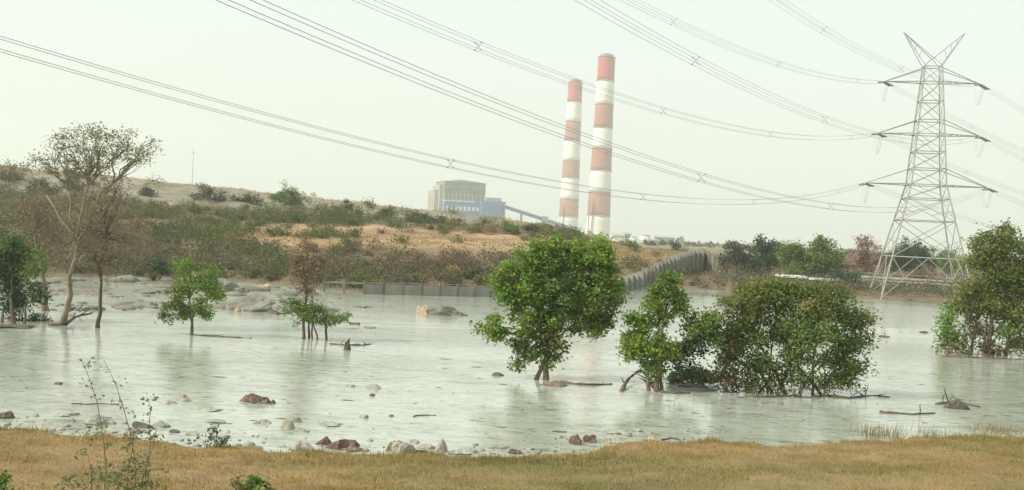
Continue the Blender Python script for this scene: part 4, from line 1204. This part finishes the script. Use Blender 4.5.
def build_pylon():
    gz = .0
    root = thing('pylon', PYL, 'tall steel lattice pylon with three cross arms and V-shaped horns', 'pylon')
    P = lambda x, y, z: PM @ Vector((x, y, z))
    st = M['steel']
    for sx in (-1, 1):
        for sy in (-1, 1):
            pts = [P(sx * leg_w(z) / 2, sy * leg_w(z) / 2, z) for z in (-.6, 16.1, 32.3)]
            MB().tube(pts, [.11, .095, .075], 4).build('leg', st, root)
            MB().box((sx * 6.05 - .5, sy * 6.05 - .5, -1.2), (sx * 6.05 + .5, sy * 6.05 + .5, .35), PM).build('footing', M['concrete'], root)
    levels = [.6, 6.2, 11.2, 14.2, 16.1, 18.3, 20.6, 23.0, 24.9, 27.5, 30.1, 32.2]
    faces = [((-1, -1), (1, -1)), ((1, -1), (1, 1)), ((1, 1), (-1, 1)), ((-1, 1), (-1, -1))]
    for (a, b) in faces:
        for i, z in enumerate(levels):
            w = leg_w(z) / 2
            if i > 0:
                MB().bar(P(a[0] * w, a[1] * w, z), P(b[0] * w, b[1] * w, z), .085).build('horizontal_brace', st, root)
            if i < len(levels) - 1:
                z2 = levels[i + 1]; w2 = leg_w(z2) / 2
                r = .07 if z < 11 else .052
                A0, B0 = P(a[0] * w, a[1] * w, z), P(b[0] * w, b[1] * w, z)
                A1, B1 = P(a[0] * w2, a[1] * w2, z2), P(b[0] * w2, b[1] * w2, z2)
                if i == 0:      # the inverted V at the foot
                    mid = A1.lerp(B1, .5)
                    MB().bar(A0, mid, r).build('diagonal_brace', st, root)
                    MB().bar(B0, mid, r).build('diagonal_brace', st, root)
                    for Q0, Q1 in ((A0, A1), (B0, B1)):
                        MB().bar(Q0.lerp(mid, .5), Q0.lerp(Q1, .5), .06).build('short_brace', st, root)
                        MB().bar(Q0.lerp(mid, .5), Q1, .06).build('short_brace', st, root)
                else:
                    MB().bar(A0, B1, r).build('diagonal_brace', st, root)
                    MB().bar(B0, A1, r).build('diagonal_brace', st, root)
                    if i < 3:
                        c = (A0 + B0 + A1 + B1) / 4
                        MB().bar(A0.lerp(A1, .5), A0.lerp(c, .55), .055).build('short_brace', st, root)
                        MB().bar(B0.lerp(B1, .5), B0.lerp(c, .55), .055).build('short_brace', st, root)
    for z, half, rise in ARMS:
        for s in (-1, 1):
            w0, w1 = leg_w(z) / 2, leg_w(z + rise) / 2
            tip = Vector((s * half, 0, z))
            mb = MB()
            for sy in (-1, 1):
                mb.bar(P(s * w0, sy * w0, z), PM @ tip, .085)
            arm = mb.build('cross_arm', st, root)
            for sy in (-1, 1):
                MB().bar(P(s * w1, sy * w1, z + rise), PM @ tip, .08).build('tie_bar', st, arm)
            n = 4
            for k in range(1, n):
                t = k / n
                c = [Vector((s * (w0 + (half - w0) * t), sy * w0 * (1 - t), z)) for sy in (-1, 1)]
                MB().bar(PM @ c[0], PM @ c[1], .05).build('lacing', st, arm)
                t2 = (k - 1) / n
                e = Vector((s * (w0 + (half - w0) * t2), w0 * (1 - t2) * (1 if k % 2 else -1), z))
                MB().bar(PM @ e, PM @ c[0 if k % 2 else 1], .05).build('lacing', st, arm)
            # post and jumper loop
            jl = MB()
            for dx in (-.22, .22):
                pts = [P(s * half + dx * .6, -2.6 + 5.2 * t, z - .35 - 2.5 * math.sin(math.pi * t)) for t in np.linspace(0, 1, 9)]
                jl.tube(pts, .022, 4, False)
            jl.build('jumper_loop', M['wire'], root)
    # earth-wire horns
    for s in (-1, 1):
        w = leg_w(32.3) / 2
        tip = P(s * 4.0, 0, 36.9)
        for (x, y) in ((s * w, -w), (s * w, w), (s * .05, -w * .6), (s * .05, w * .6)):
            zz = 32.3 if abs(x) > .5 else 33.4
            MB().bar(P(x, y, zz), tip, .075).build('horn', st, root)
        for t in (.25, .45, .65):
            a = P(s * w, 0, 32.3).lerp(tip, t); b = P(s * .05, 0, 33.4).lerp(tip, t + .1)
            MB().bar(a, b, .055).build('lacing', st, root)
        MB().bar(P(s * w, -w, 32.3), P(s * .05, -w * .6, 33.4), .06).build('lacing', st, root)
        MB().bar(P(s * w, w, 32.3), P(s * .05, w * .6, 33.4), .06).build('lacing', st, root)
    return root
build_pylon()

LINE_PHI, LINE_L, LINE_SAG, LINE_PHI2, LINE_DZ = .5474, 174.18, 7.266, .294, 3.06
def catenary(Pa, Qa, sag, n):
    out = []
    for t in np.linspace(0, 1, n):
        p = Pa.lerp(Qa, t); p.z -= 4 * sag * t * (1 - t)
        out.append(p)
    return out

def conductor(arm_label, Pa, Qa, sag, spacers, label, first=True):
    root = thing('conductor_bundle', Pa, label, 'power line', 'conductor bundles of the power line')
    d = (Qa - Pa); d.z = 0; d.normalize(); side = Vector((-d.y, d.x, 0))
    ins = 3.0 / (Qa - Pa).length
    pts = catenary(Pa, Qa, sag, 57)
    start = catenary(Pa, Qa, sag, 401)
    for sx in (-.225, .225):
        # tension insulator strings from the arm tip to the wires: a rod with discs
        mb = MB()
        a, b = Pa + side * sx * .6, start[max(1, int(ins * 400))] + side * sx
        mb.tube([a, b], .035, 5)
        for k in range(12):
            c = a.lerp(b, .1 + .075 * k); c2 = a.lerp(b, .1 + .075 * k + .03)
            mb.tube([c, c2], [.13, .10], 7)
        mb.build('insulator_string', M['insulator'], root, True)
        for sz in (-.225, .225):
            off = side * sx + Vector((0, 0, sz))
            wp = [start[max(1, int(ins * 400))] + off] + [p + off for p in pts[2:]]
            MB().tube(wp, .0125, 4, False).build('wire', M['wire'], root, True)
    for t in spacers:
        c = start[int(t * 400)]
        mb = MB()
        for q in (1, -1):
            mb.bar(c + side * .25 + Vector((0, 0, .25 * q)), c - side * .25 - Vector((0, 0, .25 * q)), .032)
        for sx in (-.225, .225):
            for sz in (-.225, .225):
                e = c + side * sx + Vector((0, 0, sz)); mb.tube([e - d * .1, e + d * .1], .035, 5)
        mb.build('spacer', M['wire'], root)
    return root

O_IN = Vector((PYL.x, PYL.y, 0)) + Vector((-math.sin(LINE_PHI), -math.cos(LINE_PHI), 0)) * LINE_L
IN_SP = (.083, .267, .42, .577)
OUT_A = .78
O_OUT = Vector((PYL.x, PYL.y, 0)) + Vector((math.sin(OUT_A), math.cos(OUT_A), 0)) * 300
lvl = ('lowest', 'middle', 'top')
for i, (z, half, _) in enumerate(ARMS):
    for s, sn in ((-1, 'left'), (1, 'right')):
        Pa = PM @ Vector((s * (half + .05), 0, z - .1))
        Qa = O_IN + Vector((math.cos(LINE_PHI2), math.sin(LINE_PHI2), 0)) * s * half * (.87 if s > 0 and i == 0 else 1) + Vector((0, 0, z + LINE_DZ))
        conductor(sn, Pa, Qa, LINE_SAG, IN_SP, f'four-wire cable sweeping in from the upper left to the {lvl[i]} {sn} arm of the pylon')
        Qb = O_OUT + Vector((math.cos(-OUT_A), math.sin(-OUT_A), 0)) * s * half + Vector((0, 0, z + 2))
        conductor(sn, Pa, Qb, 9, (.1, .22, .36, .5), f'cable leaving the {lvl[i]} {sn} arm of the pylon towards the right edge')

# thin mast on the dyke crest
mp_ = at(192, 184, 236); mp_.z = tz(mp_.x, mp_.y)
mr = thing('thin_mast', mp_, 'thin distant mast standing on the dyke crest', 'mast')
mt = at(193, 150, 236)
MB().tube([mp_ - Vector((0, 0, .3)), (mp_.x, mp_.y, mt.z)], [.06, .035], 6).build('pole', M['steel'], mr)
MB().bar((mp_.x - .4, mp_.y, mt.z - .6), (mp_.x + .4, mp_.y, mt.z - .6), .05).build('cross_bar', M['steel'], mr)

# ------------------------------------------------------------------ power station
def chimney(label, cx, cy_ref, Y, edges, r_top, r_bot):
    b = at(cx, cy_ref, Y)
    root = thing('chimney', (b.x, b.y, 1), label, 'chimney', 'power station chimneys')
    zs = [at(cx, e, Y).z for e in edges]
    H = zs[0]
    allz = zs + [1.0]
    rr = lambda z: r_top + (r_bot - r_top) * (1 - z / H) ** 1.25
    for i in range(len(allz) - 1):
        z1, z0 = allz[i], allz[i + 1]
        zz = np.linspace(z0, z1, 6)
        mat = ('paint_white' if i % 2 else ('paint_red' if i == 0 else 'paint_red_hazed'))
        mb = MB().lathe([(rr(z) + (.06 if i % 2 else 0), z) for z in zz], 40, (b.x, b.y))
        mb.build('band', M[mat], root, True)
        MB().lathe([(rr(z1) + .1, z1 - .9), (rr(z1) + 1.1, z1 - .8), (rr(z1) + 1.1, z1 - .4), (rr(z1) + .1, z1 - .3)], 40, (b.x, b.y)).build('walkway_ring', M['clad_grey'], root)
    for k in range(3):
        a = 2.1 * k + .4
        c = (b.x + r_top * .5 * math.cos(a), b.y + r_top * .5 * math.sin(a))
        MB().lathe([(r_top * .36, H - 2), (r_top * .36, H + 4.6), (r_top * .30, H + 4.6), (r_top * .30, H + 1)], 20, c).build('flue', M['clad_dark'], root, True)
    MB().box((b.x - r_bot * .9, b.y - r_bot - .6, 1), (b.x - r_bot * .9 + 1.5, b.y - r_bot + 3, H * .22), None).build('lift_shaft', M['clad_grey'], root)
    return root
chimney('taller nearer red and white striped power station chimney', 602, 150, 1680, [57, 80.7, 104.3, 127.9, 148.5, 170.7, 192, 215.7], 12.8, 18.6)
chimney('shorter-looking farther red and white striped chimney, left of the pair', 572, 150, 2000, [82, 102, 121.5, 140.7, 160.9, 178, 199.5, 216.6], 12.8, 18.8)

def boiler_house():
    Y = 1400; m = Y / FPX
    c = at(443, 213, Y)
    th = math.radians(14)
    root = thing('boiler_house', (c.x, c.y, 1), 'grey and blue power station boiler house on the skyline', 'power station')
    Mx = Matrix.Translation((c.x, c.y, 0)) @ Matrix.Rotation(th, 4, 'Z')
    W = 54; D = 62; ZT = at(443, 181, Y).z; ZB = at(443, 201, Y).z
    MB().box((0, 0, 1), (W, D, ZT), Mx).build('main_block', M['clad_grey'], root)
    # shallow gabled roof
    r = MB(); zr = ZT + 3.2
    r.v = [Mx @ Vector(p) for p in ((-1, -1, ZT + .05), (W + 1, -1, ZT + .05), (W + 1, D, ZT + .05), (-1, D, ZT + .05), (W * .4, -1, zr), (W * .4, D, zr))]
    r.f = [(0, 1, 4), (1, 2, 5, 4), (2, 3, 5), (3, 0, 4, 5), (3, 2, 1, 0)]
    r.build('roof', M['roof_grey'], root)
    z1, z2 = at(443, 191.5, Y).z, at(443, 187, Y).z
    MB().box((1, -1.2, z1), (W - 1, -.02, z2), Mx).build('louvre_band', M['clad_dark'], root)
    n = 11
    for i in range(n):
        x = 1 + (W - 2) * i / (n - 1)
        MB().box((x - .5, -1.0, ZB + .5), (x + .5, -.02, z1 - .3), Mx).build('rib', M['clad_beige'], root)
        if i < n - 1:
            MB().box((x + 1.2, -.6, ZB + 2), (x + 3.8, -.05, ZB + 8), Mx).build('window', M['clad_dark'], root)
    # side bays with open steel columns
    zs = [ZT, ZT - 5, ZT - 9]
    MB().box((-4, 8, 1), (-.02, D, ZT - 4), Mx).build('side_bay', M['clad_beige'], root)
    MB().box((-9, 16, 1), (-4.02, D, ZT - 11), Mx).build('side_bay', M['clad_beige'], root)
    for i in range(7):
        y = 9 + i * 8.5
        MB().box((-10.2 if y > 16 else -5.2, y, 1), (-9.05 if y > 16 else -4.05, y + 1.3, ZT - (11.5 if y > 16 else 5)), Mx).build('column', M['white_wall'], root)
        MB().box((-9.25 if y > 16 else -4.25, y + 2.4, 34), (-9.03 if y > 16 else -4.03, y + 7, ZT - 18), Mx).build('window', M['clad_dark'], root)
    # blue cladding
    MB().box((-.5, -9, 1), (W + 1, -1.4, ZB), Mx).build('blue_block', M['clad_blue'], root)
    MB().box((-.8, -9.3, ZB + .02), (W * .72, -1.3, ZB + 1.6), Mx).build('parapet', M['white_wall'], root)
    for i in range(9):
        MB().box((2 + i * 5.6, -9.35, ZB - 11), (5.4 + i * 5.6, -9.03, ZB - 6), Mx).build('window', M['white_wall'], root)
    x0, x1 = W * .86, W + 24
    ZR = at(490, 201, Y).z
    MB().box((x0, -14, 1), (x1, 12, ZR), Mx).build('blue_annex', M['clad_blue'], root)
    MB().box((x0 + 6, -11, ZR + .02), (x1 - 5, 8, ZR + 4.5), Mx).build('annex_roof', M['roof_grey'], root)
    for i in range(9):
        xx = x0 + 1.2 + i * (x1 - x0 - 2.4) / 8
        MB().box((xx - .3, -14.6, 3), (xx + .3, -14.02, ZR - 1), Mx).build('rib', M['clad_grey'], root)
    return Mx
boiler_house()

def conveyor():
    Y = 1400
    A = at(503, 206.5, Y); B = at(572, 229, Y + 60)
    root = thing('coal_conveyor', (A.x, A.y, 1), 'long sloping enclosed coal conveyor descending right from the blue annex', 'conveyor')
    mb = MB()
    d = B - A
    side = Vector((0, 2.2, 0)); up = Vector((0, 0, 2.0))
    mb.v = [A - side - up, A + side - up, A + side + up, A - side + up, B - side - up, B + side - up, B + side + up, B - side + up]
    mb.f = [(0, 1, 2, 3), (7, 6, 5, 4), (0, 4, 5, 1), (1, 5, 6, 2), (2, 6, 7, 3), (3, 7, 4, 0)]
    mb.build('gallery', M['clad_blue'], root)
    rf = MB()
    u2 = Vector((0, 0, .5)); s2 = Vector((0, 2.6, 0))
    rf.v = [A - s2 + up + u2 * .1, A + s2 + up + u2 * .1, A + up + u2 * 2.5, B - s2 + up + u2 * .1, B + s2 + up + u2 * .1, B + up + u2 * 2.5]
    rf.f = [(0, 2, 1), (3, 4, 5), (0, 3, 5, 2), (1, 2, 5, 4), (0, 1, 4, 3)]
    rf.build('roof', M['roof_grey'], root)
    for t in (.26, .58, .85):
        p = A.lerp(B, t)
        for sx in (-1, 1):
            MB().bar((p.x + sx * 1.0, p.y, 1), (p.x + sx * .8, p.y, p.z - 2), 1.0).build('trestle_leg', M['clad_grey'], root)
    for k in range(12):
        p = A.lerp(B, (k + .5) / 12)
        MB().box((p.x - 1.4, p.y - 2.5, p.z - .6), (p.x + 1.4, p.y - 2.25, p.z + .7), None).build('window', M['clad_dark'], root)
    h = at(545, 219.5, Y + 30)
    MB().box((h.x - 4, h.y - 4, h.z - 4), (h.x + 4, h.y + 4, h.z + 4), None).build('transfer_house', M['clad_grey'], root)
conveyor()

# far sheds, tanks and stacks at the foot of the chimneys
def tank(label, px, py, Y, wpx, hpx, mat='white_wall'):
    c = at(px, py, Y); m = Y / FPX
    root = thing('storage_tank', (c.x, c.y, 1), label, 'tank', 'far plant buildings')
    r = wpx * m / 2; zt = c.z + hpx * m
    MB().lathe([(r, 1), (r, zt - hpx * m * .3)], 28, (c.x, c.y)).build('shell', M[mat], root, True)
    MB().lathe([(r * 1.01, zt - hpx * m * .3 + .02), (r * .75, zt - hpx * m * .1), (r * .1, zt)], 28, (c.x, c.y)).build('dome', M['roof_grey'], root, True)
tank('pale domed tank right of the taller chimney', 645, 241, 1150, 11, 7)
tank('small white tank left of the domed tank', 633, 242, 1200, 7, 6)
tank('far grey tank right of the domed tank', 655, 242, 1300, 7, 3, 'clad_grey')
def far_shed(label, px, py, Y, wpx, hpx, mat):
    c = at(px, py, Y); m = Y / FPX
    root = thing('far_shed', (c.x, c.y, 1), label, 'shed', 'far plant buildings')
    w = wpx * m / 2; zt = c.z + hpx * m
    MB().box((c.x - w, c.y - 8, .5), (c.x + w, c.y + 12, zt), None).build('wall', M[mat], root)
    mb = MB(); e = 1
    mb.v = [Vector(p) for p in ((c.x - w - e, c.y - 9, zt + .02), (c.x + w + e, c.y - 9, zt + .02), (c.x + w + e, c.y + 13, zt + .02), (c.x - w - e, c.y + 13, zt + .02), (c.x - w - e, c.y + 2, zt + 2.5), (c.x + w + e, c.y + 2, zt + 2.5))]
    mb.f = [(0, 1, 5, 4), (2, 3, 4, 5), (0, 4, 3), (1, 2, 5), (3, 2, 1, 0)]
    mb.build('roof', M['roof_grey'], root)
    for i in range(4):
        xx = c.x - w + 2 * w * (i + .5) / 4
        MB().box((xx - w * .12, c.y - 8.2, zt - 3), (xx + w * .12, c.y - 8.02, zt - 1), None).build('window', M['clad_dark'], root)
far_shed('low white shed at the foot of the taller chimney', 618, 240, 1250, 10, 4.5, 'white_wall')
far_shed('dark frame building left of the domed tank', 627, 240, 1350, 6, 6, 'clad_grey')
far_shed('white gabled shed in front of the far tanks', 640, 246, 900, 5, 3, 'white_wall')
far_shed('long pale shed on the far plain', 664, 241, 1500, 18, 3.5, 'clad_grey')
far_shed('brownish low building beside the taller chimney base', 590, 236, 1500, 5, 5, 'brick')

for i, (px, Y, rx, ry) in enumerate([(650, 640, 8, 3), (663, 700, 5, 3), (672, 900, 4, 4), (690, 820, 7, 2.5), (700, 900, 6, 2.5), (712, 860, 6, 3), (726, 780, 7, 3), (742, 840, 8, 3), (775, 700, 10, 3), (792, 620, 8, 4), (846, 520, 9, 5), (880, 480, 9, 5), (935, 460, 11, 6), (975, 430, 12, 7), (1010, 440, 12, 7)]):
    hz = 231 + (px - 512) * math.tan(ROLL)
    b = at(px, hz + 3, Y); b.z = tz(b.x, b.y)
    pyb = hz + (CAM_H - b.z) / Y * FPX
    tree('far_tree', ['hazy far tree near the domed tank', 'hazy small tree just right of the domed tank', 'hazy upright tree behind the mound-top tree', 'low hazy tree right of the mound-top tree', 'low hazy tree above the ribbed wall top',
          'hazy round tree above the end of the ribbed wall', 'hazy tree left of the dull green tree', 'hazy tree behind the dull green tree', 'hazy tree right of the spiky dark tree', 'hazy tree left of the tufted green tree',
          'hazy tree behind the brick house', 'hazy tree behind the pinkish tree', 'hazy tree behind the right pylon legs', 'hazy tree behind the left part of the broad olive tree', 'hazy tree behind the broad olive tree'][i],
         'tree', b, [(px, pyb - ry * 1.1, rx, ry), (px - rx * .5, pyb - ry * .8, rx * .6, ry * .7), (px + rx * .5, pyb - ry * .85, rx * .6, ry * .75)], Y, 'leaf_grey', M['bark_dark'], .3, .5, 10, .6, 1.0, 500 + i, twigs=3, group='hazy trees on the far plain', tw_r=.05)

# ------------------------------------------------------------------ haze
def haze():
    m = bpy.data.materials.new('haze_air'); m.use_nodes = True
    nt = m.node_tree; nt.nodes.clear()
    out = nt.nodes.new('ShaderNodeOutputMaterial'); v = nt.nodes.new('ShaderNodeVolumePrincipled')
    v.inputs['Color'].default_value = (.95, .96, .93, 1)
    v.inputs['Density'].default_value = .0003
    v.inputs['Anisotropy'].default_value = .15
    nt.links.new(v.outputs[0], out.inputs['Volume'])
    o = MB().box((-5300, -260, -3.2), (5300, 3960, 300)).build('haze', m)
    o.display_type = 'WIRE'
    tag(o, 'pale milky haze in the air', 'haze', kind='stuff')
haze()
